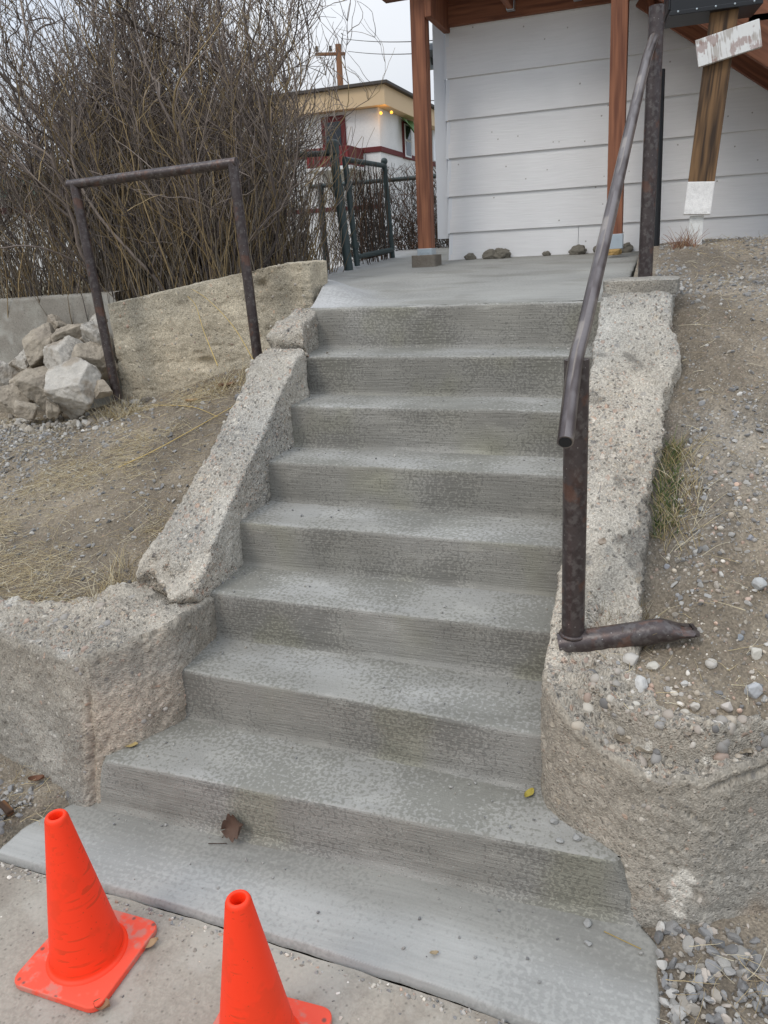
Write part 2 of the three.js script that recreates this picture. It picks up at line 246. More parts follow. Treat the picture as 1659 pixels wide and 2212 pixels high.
const M = {
  trowel: mat(tTrowel, 0.0012, { vertexColors: true }), tread: mat(tTread, 0.002, { vertexColors: true }), riser: mat(tRiser, 0.003, { vertexColors: true }),
  agg: mat(tAgg, 0.010, { vertexColors: true }), wall: mat(tWall, 0.006, { vertexColors: true }), walk: mat(tWalk, 0.003, { vertexColors: true }), dirt: mat(tDirt, 0.008, { vertexColors: true }),
  stone: mat(tStone, 0.004, { vertexColors: true }), gravel: new THREE.MeshStandardMaterial({ roughness: 0.95, flatShading: true }), pebble: new THREE.MeshStandardMaterial({ roughness: 0.7 }),
  siding: mat(tSiding, 0.0012, { roughness: 0.6 }), trim: new THREE.MeshStandardMaterial({ color: 0xdfe2e6, roughness: 0.55 }),
  red: mat(tRed, 0.0015, { roughness: 0.75 }), old: mat(tOld, 0.004, { roughness: 0.9 }),
  worn: mat(tWorn, 0.0003, { roughness: 0.33, metalness: 0.7 }), steel: mat(tSteel, 0.0005, { roughness: 0.36, metalness: 0.5 }), black: new THREE.MeshStandardMaterial({ color: 0x14161a, roughness: 0.45 }),
  zinc: new THREE.MeshStandardMaterial({ color: 0xb9c3c9, roughness: 0.38, metalness: 0.6 }),
};

// ------------------------------------------------------------------ ground, pavement
const HZ = [[0.3, 0.46], [-0.1, 0.475], [-0.3, 0.515], [-0.5, 0.60], [-1.75, 1.345], [-2.2, 1.39], [-3.1, 1.545], [-4.2, 1.55], [-9, 1.6]];
function pw(tab, z) { for (let i = 0; i < tab.length - 1; i++) if (z >= tab[i + 1][0]) return lerp(tab[i][1], tab[i + 1][1], (tab[i][0] - z) / (tab[i][0] - tab[i + 1][0])); return tab[tab.length - 1][1]; }
const edgeR = [[5.5, -0.5], [3.4, -0.42], [2.1, -0.28], [1.76, -0.22], [1.58, -0.15], [1.43, -0.14], [1.33, -0.2], [1.2, -0.3]], edgeL = [[0, -0.56], [-0.15, -0.52], [-0.27, -0.47], [-0.38, -0.36], [-0.63, -0.31], [-1.2, -0.38], [-2.6, -0.66], [-4.2, -1.0]];
function rightH(x, z) { return pw(HZ, z) + 0.03 * fbm(x * 1.7, 0, z * 1.7, 3) + 0.012 * fbm(x * 9, 0, z * 9, 3) + 0.04 * smooth(1.9, 3.5, x) - 0.045 * smooth(1.62, 1.42, x) * smooth(-0.3, -0.6, z) * smooth(-2.0, -1.7, z) ; }
function leftH(x, z) {
  const e = pw(edgeL, x), s = clamp((e - z) / (e + 1.75), 0, 1.15), back = 1.0 + 0.25 * (Math.max(x, -1.7) + 0.85);
  return lerp(0.475, back, s) - 0.035 * smooth(-1.5, -1.75, z) + 0.025 * fbm(x * 2, 5, z * 2, 3) + 0.010 * fbm(x * 10, 5, z * 10, 3) + 0.09 * Math.exp(-((x + 1.75) ** 2 * 6 + (z + 1.35) ** 2 * 9));
}
{
  const g = surf(60, 90, (u, v) => { const x = lerp(-1, 1, u), z = lerp(-1, 1, v); const X = 250 * Math.sign(x) * Math.pow(Math.abs(x), 3), Z = 250 * Math.sign(z) * Math.pow(Math.abs(z), 3); return V(X, Z > -1.9 ? -0.12 : Z > -2.3 ? lerp(-0.12, 1.2, (-1.9 - Z) / 0.4) : 1.2, Z); }, null, (x, y, z) => mul([0.9, 0.95, 0.85], 1 + 0.2 * fbm(x * 0.2, 0, z * 0.2)), true);
  structure(mesh('ground', boxUV(g), M.dirt));
}
{ // old pavement in two bays with an open joint
  const bays = [[-6, 0.405], [0.417, 7]];
  const frontZ = (x) => pw([[3, 0.36], [1.257, 0.333], [1.055, 0.315], [0.448, 0.294], [-0.3, 0.285], [-6, 0.25]], x);
  const g = surf(420, 110, (u, v) => { const x = lerp(-2.2, 3.6, u), f = frontZ(x) + 0.006 * fbm(x * 9, 2, 0, 3) + 0.008; const z = lerp(f, 2.8, v * v * 0.6 + v * 0.4); return V(x, -0.011 - 0.005 * smooth(0.03, 0.0, z - f), z); }, (x, y, z) => 0.004 * fbm(x * 3, 1, z * 3, 3) + 0.0022 * fbm(x * 25, 1, z * 25, 3), (x, y, z) => { const n = fbm(x * 1.3, 4, z * 1.3, 4); return mul([1, 0.985, 0.96], 1 + 0.25 * n); }, true);
  structure(mesh('pavement', boxUV(g), M.walk));
}
{ // new concrete apron in front of the bottom step
  const edge = (x) => pw([[3, 0.36], [1.257, 0.333], [1.055, 0.315], [0.448, 0.294], [-0.3, 0.285], [-6, 0.25]], x) + 0.005 * fbm(x * 11, 7, 0, 3);
  const right = (z) => 1.513 + 0.012 * fbm(z * 14, 3, 8, 3) - 0.05 * smooth(0.05, -0.02, z);
  const left = (z) => -0.24 - 0.085 * smooth(0.0, 0.2, z) + 0.012 * fbm(z * 16, 3, 2, 3);
  const g = surf(240, 60, (u, v) => { const zz = lerp(-0.05, 0.29, v); const x = lerp(left(zz), right(zz), u); let z = lerp(-0.05, edge(x), v); const e = Math.max(smooth(0.972, 1, v), smooth(0.993, 1, u), smooth(0.006, 0, u)); return V(x, -0.024 * e * e, z); }, (x, y, z) => 0.0022 * fbm(x * 4, 6, z * 4, 3) + 0.001 * fbm(x * 30, 6, z * 30, 2), (x, y, z) => { const n = fbm(x * 2.2, 9, z * 4, 4); const dry = smooth(0.10, 0.2, z - 0.05 * fbm(x * 3, 2, z * 6, 3)); return mul(mix3([0.80, 0.79, 0.76], [1.06, 1.065, 1.07], dry), 1 + 0.12 * n); }, true);
  structure(mesh('apron_slab', boxUV(g), M.trowel));
}
function dirtTint(x, y, z) { const n = fbm(x * 2.1, 3, z * 2.1, 4); return mul([0.86, 0.845, 0.81], 1.0 + 0.55 * n); }
structure(mesh('dirt_slope', boxUV(surf(260, 230, (u, v) => { const x = lerp(-4.2, -0.1, Math.pow(u, 0.6)), z = lerp(-2.05, pw(edgeL, x) + 0.03, v); return V(x, leftH(x, z) - 0.04 * smooth(0.93, 1, v), z); }, (x, y, z) => 0.006 * fbm(x * 30, 2, z * 30, 3), dirtTint, true)), M.dirt));
{
  const toneR = (x, y, z) => { const g = smooth(-0.05, 0.3, fbm(x * 1.6, 8, z * 1.1, 4) + 0.35 * smooth(1.7, 2.2, x) - 0.1 - 0.3 * smooth(-0.9, -0.3, z)); return mul(mix3([0.90, 0.89, 0.87], [0.92, 0.96, 1.02], g), 1 + 0.4 * fbm(x * 3, 3, z * 3, 3)); };
  structure(mesh('dirt_slope', boxUV(surf(260, 330, (u, v) => { const x = lerp(1.262, 5.5, u * u * 0.7 + u * 0.3), z = lerp(-4.4, pw(edgeR, x) + 0.03, v); return V(x, rightH(x, z) - 0.05 * smooth(0.97, 1, v), z); }, (x, y, z) => 0.007 * fbm(x * 30, 2, z * 30, 3), toneR, true)), M.dirt));
}
// yard behind the old wall
structure(mesh('yard_soil', boxUV(surf(120, 60, (u, v) => { const x = lerp(-6, -0.3, u), z = lerp(-5.2, -2.16, v); return V(x, 1.30 + 0.16 * smooth(-2.2, -0.6, x) * smooth(-2.4, -3.6, z) + 0.03 * fbm(x * 2, 1, z * 2), z); }, null, (x, y, z) => mul([0.8, 0.78, 0.75], 1 + 0.3 * fbm(x * 3, 1, z * 3)), true)), M.dirt));
for (const [x0, x1] of [[-1.0, 0]]) structure(mesh('gravel_strip', boxUV(surf(90, 50, (u, v) => { const x = lerp(-2.6, -0.1, u), z = lerp(-0.2, 0.36, v); return V(x, 0.012 + 0.025 * smooth(0.2, -0.05, z) - 0.03 * smooth(0.18, 0.36, z + 0.5 * smooth(-0.4, -0.1, x) * 0.4) + 0.008 * fbm(x * 12, 5, z * 12, 3) - 0.06 * smooth(-0.05, 0.0, x + 0.24 + 0.085 * smooth(0, 0.2, z)), z); }, null, (x, y, z) => mul([0.85, 0.85, 0.84], 1 + 0.3 * fbm(x * 6, 5, z * 6, 3)), true)), M.dirt));
structure(mesh('gravel_strip', boxUV(surf(70, 60, (u, v) => { const x = lerp(1.45, 3.2, u), z = lerp(-0.25, 0.75, v); return V(x, 0.006 + 0.02 * smooth(0.1, -0.1, z) + 0.012 * fbm(x * 10, 15, z * 10, 3) - 0.03 * smooth(1.53, 1.45, x), z); }, null, (x, y, z) => mul([0.82, 0.82, 0.83], 1 + 0.3 * fbm(x * 6, 5, z * 6, 3)), true)), M.dirt));

// ------------------------------------------------------------------ stairs
const SY = [1.363, 1.182, 1.018, 0.846, 0.685, 0.512, 0.347, 0.169, 0];
const SZL = [-1.724, -1.471, -1.226, -0.992, -0.744, -0.494, -0.262, 0.018], SZR = [-1.724, -1.471, -1.226, -0.992, -0.744, -0.494, -0.215, -0.01];
const LANDS = 0.0635;
const landY = (z) => SY[0] + LANDS * (SZL[0] - z);
{
  const stairs = thing('concrete_stairs', 'newly poured grey concrete stairs with broom marks between two old walls', 'stairs');
  for (let i = 7; i >= 0; i--) {
    const yT = SY[i], yB = SY[i + 1], wide = i === 7, NX = 300;
    const zl = SZL[i], zr = SZR[i], bl = i ? SZL[i - 1] : SZL[0] - 0.05, br = i ? SZR[i - 1] : SZR[0] - 0.05;
    // profile: [forward offset from riser (fraction of tread towards back negative), height]; R nose radius, C cove radius
    const prof = []; const R = 0.014, C = 0.022, H = yT - yB;
    const NT = 26; for (let k = 0; k < NT; k++) prof.push(['t', k / NT]);
    const nTread = prof.length; for (let k = 0; k <= 6; k++) prof.push(['n', k / 6]); for (let k = 1; k < 22; k++) prof.push(['r', k / 22]); for (let k = 0; k <= 6; k++) prof.push(['c', k / 6]);
    const NV = prof.length - 1;
    const fn = (u, v) => {
      const [t, k] = prof[Math.round(v * NV)];
      let zf = lerp(zl, zr, u), zb = lerp(bl, br, u);
      const x00 = wide ? -0.20 : -0.16, x11 = wide ? 1.53 : 1.26; let x = lerp(x00, x11, u);
      const wob = 0.005 * fbm(x * 3, i * 4.4, 0, 3) + 0.0022 * fbm(x * 26, i * 4.4, 1, 3); zf += wob; if (t === 'n') zf -= 0.004 * smooth(0.2, 0.45, fbm(x * 17, i * 3.3, 8, 3)); const yw = 0.004 * fbm(x * 2.5, i * 7.7, 4, 3) + 0.0018 * fbm(x * 30, i * 3, 6, 2);
      let y, z;
      if (t === 't') { z = lerp(zb - 0.03, zf - R, k); y = yT + 0.004 * (1 - k); if (i === 0) y = landY(z); }
      else if (t === 'n') { const a = k * Math.PI / 2; z = zf - R + R * Math.sin(a); y = yT - R + R * Math.cos(a); }
      else if (t === 'r') { y = lerp(yT - R, yB + C, k); z = zf + 0.006 * k; }
      else { const a = k * Math.PI / 2; y = yB + C - C * Math.sin(a); z = zf + 0.006 + C - C * Math.cos(a); if (k === 1) y -= 0.004; }
      if (wide) { // ends run out against the old walls, nosing shorter than the foot
        const hgt = clamp((y - yB) / H); const inL = lerp(-0.225, -0.17, hgt), inR = lerp(1.485, 1.42, hgt); x = lerp(inL, inR, u); const e = smooth(0.05, 0, u), e2 = smooth(0.97, 1, u); x += 0.014 * Math.max(e, e2) * fbm(y * 20, z * 20, 3, 3); y -= Math.max(e, e2) * 0.012 * (t === 't' || t === 'n' ? 1 : 0); if (t !== 't') z -= 0.10 * e * e + 0.05 * e2 * e2;
      }
      return V(x, y + yw * (t === 'c' ? 0 : 1), z);
    };
    const g = surf(NX, NV, fn, (x, y, z) => 0.0016 * fbm(x * 14, y * 14, z * 14, 3), (x, y, z) => {
      const n = fbm(x * 2.4, y * 5 + i * 3, z * 5, 4);
      const dry = smooth(-0.05, 0.22, fbm(x * 2.0 + i * 7, y * 3, z * 6, 5)), film = smooth(0.16, 0.26, fbm(x * 5 + i * 3, y * 16, z * 10, 4));
      return mul(mix3([0.92, 0.91, 0.885], [1.06, 1.055, 1.05], dry), (1 + 0.2 * n) * (1 + 0.12 * film));
    });
    // split into tread and riser, own uv
    const cut = nTread, row = NX + 1;
    const sub = (j0, j1, isT) => {
      const s = new THREE.BufferGeometry(); for (const a of ['position', 'normal', 'color']) s.setAttribute(a, new THREE.BufferAttribute(g.attributes[a].array.slice(j0 * row * 3, (j1 + 1) * row * 3), 3));
      const uv = new Float32Array((j1 - j0 + 1) * row * 2), P = s.attributes.position, idx = [];
      for (let j = 0; j <= j1 - j0; j++) for (let q = 0; q < row; q++) { const o = j * row + q; uv[o * 2] = P.getX(o) + i * 0.37; uv[o * 2 + 1] = isT ? P.getZ(o) + i * 0.23 : P.getY(o) - P.getZ(o) + i * 0.31; }
      for (let j = 0; j < j1 - j0; j++) for (let q = 0; q < NX; q++) { const a = j * row + q, b = a + row; idx.push(a, b, a + 1, a + 1, b, b + 1); }
      s.setAttribute('uv', new THREE.BufferAttribute(uv, 2)); s.setIndex(idx); return s;
    };
    for (const a of ['normal']) { const n = g.attributes[a].array; let up = 0; for (let k = 0; k < row * 5; k++) up += n[k * 3 + 1]; if (up < 0) for (let k = 0; k < n.length; k++) n[k] = -n[k]; }
    if (i) mesh('tread', sub(0, cut + 3, true), M.tread, stairs); else mesh('tread', sub(cut - 3, cut + 3, true), M.tread, stairs);
    mesh('riser', sub(cut + 3, NV, false), M.riser, stairs);
  }
}
{ // sloping landing with its thick right edge and the flare against the old wall
  const rx = (z) => 1.185 + 0.045 * smooth(-1.74, -2.4, z) + 0.004 * fbm(z * 8, 1, 1, 2);
  const g = surf(220, 200, (u, v) => {
    const z = lerp(-5.4, -1.742, v), w = Math.min(u / 0.965, 1), e = Math.max(0, (u - 0.965) / 0.035);
    const lx = lerp(-0.85, -0.13, smooth(-3.2, -1.85, z));
    const x = lerp(lx, rx(z), w) + 0.008 * Math.sin(Math.min(e * 4, 1) * Math.PI / 2) ;
    const flare = 0.075 * smooth(0.30, 0.0, x - lx) * smooth(-1.74, -1.95, z) * smooth(-2.9, -2.2, z);
    return V(x, landY(z) + flare + 0.004 * fbm(x * 1.6, 3, z * 1.6, 3) - 0.16 * Math.max(0, e - 0.2) / 0.8 - 0.004 * Math.min(e * 5, 1), z);
  }, (x, y, z) => 0.0012 * fbm(x * 12, y * 12, z * 12, 3), (x, y, z) => { const n = fbm(x * 1.3, 3, z * 3.2, 4), d = smooth(0.05, 0.3, fbm(x * 2.2 + z * 1.1, 7, z * 4.5 - x, 4)); const lx = lerp(-0.85, -0.13, smooth(-3.2, -1.85, z)); const pale = smooth(0.45, 0.05, x - lx + 0.25 * fbm(x * 4, 4, z * 4, 3)); return mul(mix3(mix3([0.92, 0.92, 0.9], [0.74, 0.73, 0.69], d * 0.8), [1.32, 1.34, 1.42], pale * 0.8), 1 + 0.14 * n); }, true);
  structure(mesh('landing_slab', boxUV(g), M.trowel));
}

// ------------------------------------------------------------------ old concrete walls
const nos = (z) => 0.169 + (1.363 - 0.169) / 1.725 * -z;
function concTint(k, warm = 0) { return (x, y, z) => { const n = fbm(x * 3.3, y * 3.3, z * 3.3, 4), m = fbm(x * 1.1 + 8, y * 1.1, z * 1.1, 3); return mul(mix3([1.04, 1, 0.94], [0.92, 0.95, 0.98], clamp(0.5 + 1.6 * m)), k * (1 + 0.42 * n)); }; }
// piece of cheek wall: closed rounded section swept along z, ends closed and jagged
function cheek(z0, z1, xin, xout, topY, depth, tone, jag0, jag1, seed, under = 0) {
  const L = Math.abs(z1 - z0), nv = Math.round(L / 0.007) + 20, per = [];
  const nu = 130;
  const sec = (s, inner, outer, yt) => { // s 0..1 : inner bottom -> inner top -> outer top -> outer bottom
    const w = Math.abs(outer - inner), r = 0.016, a = depth, tot = a + w + a; let d = s * tot; const sg = Math.sign(outer - inner);
    let x, y; if (d < a) { x = inner; y = yt - a + d; } else if (d < a + w) { x = inner + sg * (d - a); y = yt; } else { x = outer; y = yt - (d - a - w); }
    const dx = Math.min(Math.abs(x - inner), Math.abs(outer - x)), dy = yt - y; // soften the corners
    if (dx < r && dy < r) { const cx = Math.abs(x - inner) < Math.abs(outer - x) ? inner + sg * r : outer - sg * r, cy = yt - r; const vx = x - cx, vy = y - cy, l = Math.hypot(vx, vy) || 1; if (l > r) { x = cx + vx / l * r; y = cy + vy / l * r; } }
    return [x, y];
  };
  const g = surf(nu, nv, (u, v) => {
    const e0 = clamp(v * nv / 10), e1 = clamp((1 - v) * nv / 10), vv = clamp((v * nv - 10) / (nv - 20));
    let z = lerp(z0, z1, vv); const yt = topY(z); let [x, y] = sec(u, xin(z), xout(z), yt);
    const s0 = Math.sqrt(e0), s1 = Math.sqrt(e1), k = Math.min(s0, s1), cx = (xin(z) + xout(z)) / 2, cy = yt - depth * 0.55;
    x = lerp(cx, x, 0.02 + 0.98 * k); y = lerp(cy, y, 0.02 + 0.98 * k);
    z += jag0 * (1 - smooth(0, 0.3, vv)) * fbm(x * 9 + seed, y * 9, 2, 3) + jag1 * smooth(0.7, 1, vv) * fbm(x * 9 + seed, y * 9, 6, 3);
    z -= under * clamp((yt - y - 0.03) / 0.12) * (1 - smooth(0.0, 0.22, vv));
    return V(x, y, z);
  }, oldConcrete, tone, xout(z0) > xin(z0));
  return boxUV(g);
}
function isStone(r) { const c = PEB[Math.floor(r() * PEB.length)]; return c; }
function rockGeo(seed, detail, cuts, rough, k0 = 0.62) {
  const r = rng(seed), pl = []; for (let i = 0; i < cuts; i++) { const n = V(r() * 2 - 1, r() * 2 - 1, r() * 2 - 1).normalize(); pl.push([n, k0 + (1 - k0) * r()]); }
  let g = new THREE.IcosahedronGeometry(1, detail); g.deleteAttribute('uv'); g.deleteAttribute('normal'); g = mergeVertices(g, 1e-5); const p = g.attributes.position, q = V();
  for (let i = 0; i < p.count; i++) { q.fromBufferAttribute(p, i).normalize(); let d = 1.15; for (const [n, k] of pl) { const t = n.dot(q); if (t > 0.05) d = Math.min(d, k / t); } d *= 1 + rough * fbm(q.x * 2 + seed, q.y * 2, q.z * 2, 4) + rough * 0.35 * fbm(q.x * 9 + seed, q.y * 9, q.z * 9, 3); q.multiplyScalar(d); p.setXYZ(i, q.x, q.y, q.z); }
  g.computeVertexNormals(); return g;
}
const pebGeos = [1, 2, 3, 4, 5].map((s) => rockGeo(s * 31, 2, 3, 0.16));
const pebMats = PEB.map((c, i) => new THREE.MeshStandardMaterial({ color: new THREE.Color().setRGB(...mul(c, 0.82)), roughness: 0.7 }));
function pebbles(parent, geo, count, r0, r1, seed, ok, name = 'pebble') { // stones bedded in the surface of a wall
  const r = rng(seed), p = geo.attributes.position, nn = geo.attributes.normal, T = p.count / 3; let done = 0, tries = 0;
  while (done < count && tries++ < count * 60) {
    const t = Math.floor(r() * T) * 3; const c = V(0, 0, 0), n = V(0, 0, 0); for (let k = 0; k < 3; k++) { c.x += p.getX(t + k) / 3; c.y += p.getY(t + k) / 3; c.z += p.getZ(t + k) / 3; n.x += nn.getX(t + k); n.y += nn.getY(t + k); n.z += nn.getZ(t + k); }
    n.normalize(); if (!ok(c, n)) continue; const s = lerp(r0, r1, Math.pow(r(), 2.2));
    const m = mesh(name, pebGeos[Math.floor(r() * 5)], pebMats[Math.floor(r() * 10)], parent); m.scale.set(s * (0.8 + 0.5 * r()), s * (0.6 + 0.3 * r()), s * (0.8 + 0.4 * r()));
    m.quaternion.setFromUnitVectors(V(0, 1, 0), n); m.rotateY(r() * 6.28); m.position.copy(c).addScaledVector(n, -s * 0.34); done++;
  }
}
{ // left cheek, broken in two pieces
  const t = thing('stair_cheek_wall', 'cracked pebbly concrete side wall of the stairs, broken into two pieces, beside the straw strewn dirt', 'wall');
  const xin = (z) => -0.005 - 0.07 * smooth(-1.35, -1.72, z) + 0.012 * fbm(z * 4, 2, 1), xo = (z) => -0.20 - 0.05 * smooth(-0.85, -0.5, z) - 0.02 * smooth(-1.1, -1.6, z) + 0.012 * fbm(z * 5, 7, 3) + 0.02 * fbm(z * 19, 7, 3, 3);
  const a = cheek(-0.425, -1.425, xin, xo, (z) => nos(z) + 0.115 + 0.015 * fbm(z * 4, 3, 3) - 0.02 * smooth(-0.5, -0.42, z) - 0.05 * smooth(-1.30, -1.43, z + 0.02 * fbm(z * 20, 1, 1)), 0.42, concTint(1.0), 0.12, 0.06, 3, 0.11);
  const b = cheek(-1.44, -1.735, (z) => xin(z) - 0.012, (z) => xo(z) + 0.01, (z) => nos(z) + 0.118 + 0.012 * fbm(z * 5, 3, 3) - 0.12 * smooth(-1.45, -1.72, z), 0.42, concTint(0.98), 0.05, 0.03, 8, 0.07);
  const m1 = mesh('wall_piece', a, M.agg, t), m2 = mesh('wall_piece', b, M.agg, t);
  pebbles(m1, a, 130, 0.004, 0.014, 77, (c, n) => n.y > 0.3 || (n.x > 0.5 && c.y > nos(c.z) - 0.06)); pebbles(m2, b, 30, 0.004, 0.010, 78, (c, n) => n.y > 0.3);
}
{ // right cheek with a thin mortar cap at its head
  const t = thing('stair_cheek_wall', 'unbroken pebbly concrete side wall of the stairs under the long handrail', 'wall');
  const yR = (z) => 0.505 + 0.622 * (-0.3 - z) + 0.01 * fbm(z * 4, 8, 3);
  const xin = (z) => 1.17 + 0.01 * fbm(z * 4, 2, 9) + 0.006 * fbm(z * 22, 2, 9, 3), xo = (z) => 1.435 + 0.025 * fbm(z * 6, 2, 5) + 0.022 * fbm(z * 21, 2, 5, 3) + 0.045 * Math.exp(-((z + 1.42) ** 2) / 0.012) - 0.03 * smooth(-1.2, -0.8, z);
  const a = cheek(-0.30, -1.745, xin, xo, yR, 0.42, (x, y, z) => { const c = concTint(0.97)(x, y, z); const d = smooth(0.10, 0.2, fbm(x * 9, 1, z * 9, 3) + 0.5 * Math.exp(-((z + 0.72) ** 2) / 0.02 - ((x - 1.41) ** 2) / 0.001) - 0.15); return mix3(c, mul(c, 0.45), d * 0.8); }, 0.05, 0.02, 12);
  const m = mesh('wall_piece', a, M.agg, t); pebbles(m, a, 190, 0.004, 0.015, 79, (c, n) => n.y > 0.3);
  const cap = surf(70, 50, (u, v) => { const a = u * Math.PI * 2, c = Math.cos(a), s = Math.sin(a), q = 1 / Math.pow(Math.pow(Math.abs(c), 6) + Math.pow(Math.abs(s), 6), 1 / 6); const k = v < 0.5 ? v * 2 : 1, d = v < 0.5 ? 0 : (v - 0.5) * 2; const wob = 1 + 0.08 * fbm(c * 2, s * 2, 3, 3); return V(1.315 + 0.145 * c * q * k * wob, 1.442 - 0.05 * d - 0.006 * k ** 8, -1.83 + 0.115 * s * q * k * wob); }, (x, y, z) => 0.004 * fbm(x * 20, y * 20, z * 20, 3), concTint(0.95), false);
  mesh('mortar_cap', boxUV(cap), M.wall, t);
  const stub = cheek(-1.72, -1.98, () => 1.19, () => 1.44, () => 1.405, 0.4, concTint(0.9), 0.02, 0.02, 15); mesh('wall_head', stub, M.agg, t);
}
// retaining wall: rows are [x, z, rim height, lean, inner x, inner z, inner height]; the section climbs the face, rounds over the broken rim and runs back
function retaining(rows, tone, flip, rag, ledge = 0) {
  const P = rows.map((p) => V(p[0], p[2], p[1])), c = new THREE.CatmullRomCurve3(P, false, 'centripetal'), L = c.getLength(), nu = Math.round(L / 0.0075), pts = c.getSpacedPoints(nu);
  const cum = [0]; for (let i = 1; i < P.length; i++) cum.push(cum[i - 1] + P[i].distanceTo(P[i - 1])); const tot = cum[cum.length - 1];
  const at = (u, k) => { const d = u * tot; let i = 1; while (i < rows.length - 1 && cum[i] < d) i++; const t = smooth(0, 1, clamp((d - cum[i - 1]) / (cum[i] - cum[i - 1]))); return lerp(rows[i - 1][k], rows[i][k], t); };
  const g = surf(nu, 130, (u, v) => {
    const k = Math.round(u * nu), p = pts[k], a = pts[Math.max(0, k - 4)], b = pts[Math.min(nu, k + 4)]; const tx = b.x - a.x, tz = b.z - a.z, l = Math.hypot(tx, tz); let nx = -tz / l, nz = tx / l; if (flip) { nx = -nx; nz = -nz; }
    const lean = at(u, 3), rim = p.y + rag * fbm(p.x * 9, 1, p.z * 9, 4), fv = 0.6, yOf = (y) => lean * Math.max(0, y / 0.48);
    if (v < fv) { const t = v / fv, y = lerp(-0.08, rim, t), bk = yOf(y) + 0.006 * smooth(0.97, 1, t); return V(p.x - nx * bk, y, p.z - nz * bk); }
    const t = (v - fv) / (1 - fv), bk = yOf(rim) + 0.012 + 0.02 * smooth(0, 0.12, t), q = V(p.x - nx * bk, rim, p.z - nz * bk), e = V(at(u, 4), at(u, 6), at(u, 5)); const hp = ledge ? (t < 0.22 ? 0.26 * t / 0.22 : t < 0.42 ? 0.26 + 0.06 * (t - 0.22) / 0.2 : 0.32 + 0.68 * (t - 0.42) / 0.58) : Math.pow(t, 1.15), vp = ledge ? smooth(0.18, 0.46, t + 0.12 * fbm(p.x * 11, 6, p.z * 11, 3)) : Math.sin(Math.min(1, t * 1.35) * Math.PI / 2); const o = q.lerp(e, hp); const hf = 0.5 * rag * fbm(o.x * 42, 3, o.z * 42, 3) * smooth(0, 0.1, t); o.y = lerp(rim, e.y, vp) + rag * 1.3 * fbm(o.x * 13, o.y * 5, o.z * 13, 4) * smooth(0, 0.15, t) - 0.03 * smooth(0.85, 1, t) + hf; return o;
  }, (x, y, z, ny) => oldConcrete(x, y, z) * (Math.abs(ny) > 0.5 ? 1.3 : 1) - (flip ? 0.016 * Math.exp(-(((x + 0.165 + 0.02 * fbm(y * 11, 2, 2, 3)) / 0.008) ** 2)) * smooth(0.40, 0.34, y) : 0.018 * Math.exp(-(((y - 0.40 - 0.35 * (x - 1.66) - 0.03 * fbm(x * 14, 3, 3, 3)) / 0.007) ** 2)) * smooth(1.57, 1.6, x) * smooth(1.78, 1.74, x)), tone, flip);
  const nv = 130, cut = Math.round(0.6 * nv), part = (j0, j1) => { const q = g.clone(); q.setIndex(Array.from(g.index.array.slice(j0 * nu * 6, j1 * nu * 6))); q.computeVertexNormals(); return boxUV(q); };
  return [part(0, cut), part(cut, nv)];
}
{ // left retaining wall
  const t = thing('retaining_wall', 'low brown grey concrete retaining wall with chipped rim below the straw strewn dirt', 'wall');
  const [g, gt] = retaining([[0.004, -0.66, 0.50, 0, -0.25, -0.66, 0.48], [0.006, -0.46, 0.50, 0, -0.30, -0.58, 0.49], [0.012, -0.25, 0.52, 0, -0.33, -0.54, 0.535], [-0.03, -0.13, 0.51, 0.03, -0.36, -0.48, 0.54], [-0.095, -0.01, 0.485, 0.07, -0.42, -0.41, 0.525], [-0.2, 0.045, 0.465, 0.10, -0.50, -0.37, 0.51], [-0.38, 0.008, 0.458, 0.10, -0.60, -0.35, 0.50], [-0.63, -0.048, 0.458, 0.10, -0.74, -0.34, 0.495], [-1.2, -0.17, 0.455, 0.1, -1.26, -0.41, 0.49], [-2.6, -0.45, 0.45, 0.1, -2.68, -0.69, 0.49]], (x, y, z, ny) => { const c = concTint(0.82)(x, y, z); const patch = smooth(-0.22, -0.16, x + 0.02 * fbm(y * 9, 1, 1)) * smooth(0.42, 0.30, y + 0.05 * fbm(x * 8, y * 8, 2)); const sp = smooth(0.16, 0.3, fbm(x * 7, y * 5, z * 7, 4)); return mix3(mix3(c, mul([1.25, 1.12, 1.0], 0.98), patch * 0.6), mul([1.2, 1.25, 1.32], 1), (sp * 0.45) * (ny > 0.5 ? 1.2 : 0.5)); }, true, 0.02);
  const m = mesh('wall_face', g, M.wall, t), mt = mesh('broken_rim', gt, M.agg, t);
  pebbles(mt, gt, 90, 0.004, 0.013, 80, (c, n) => c.y > 0.43 && c.x > -1.3 && n.y > 0.1); pebbles(m, g, 30, 0.004, 0.009, 81, (c, n) => c.x > -0.9 && n.y < 0.4 && c.y > 0.1);
}
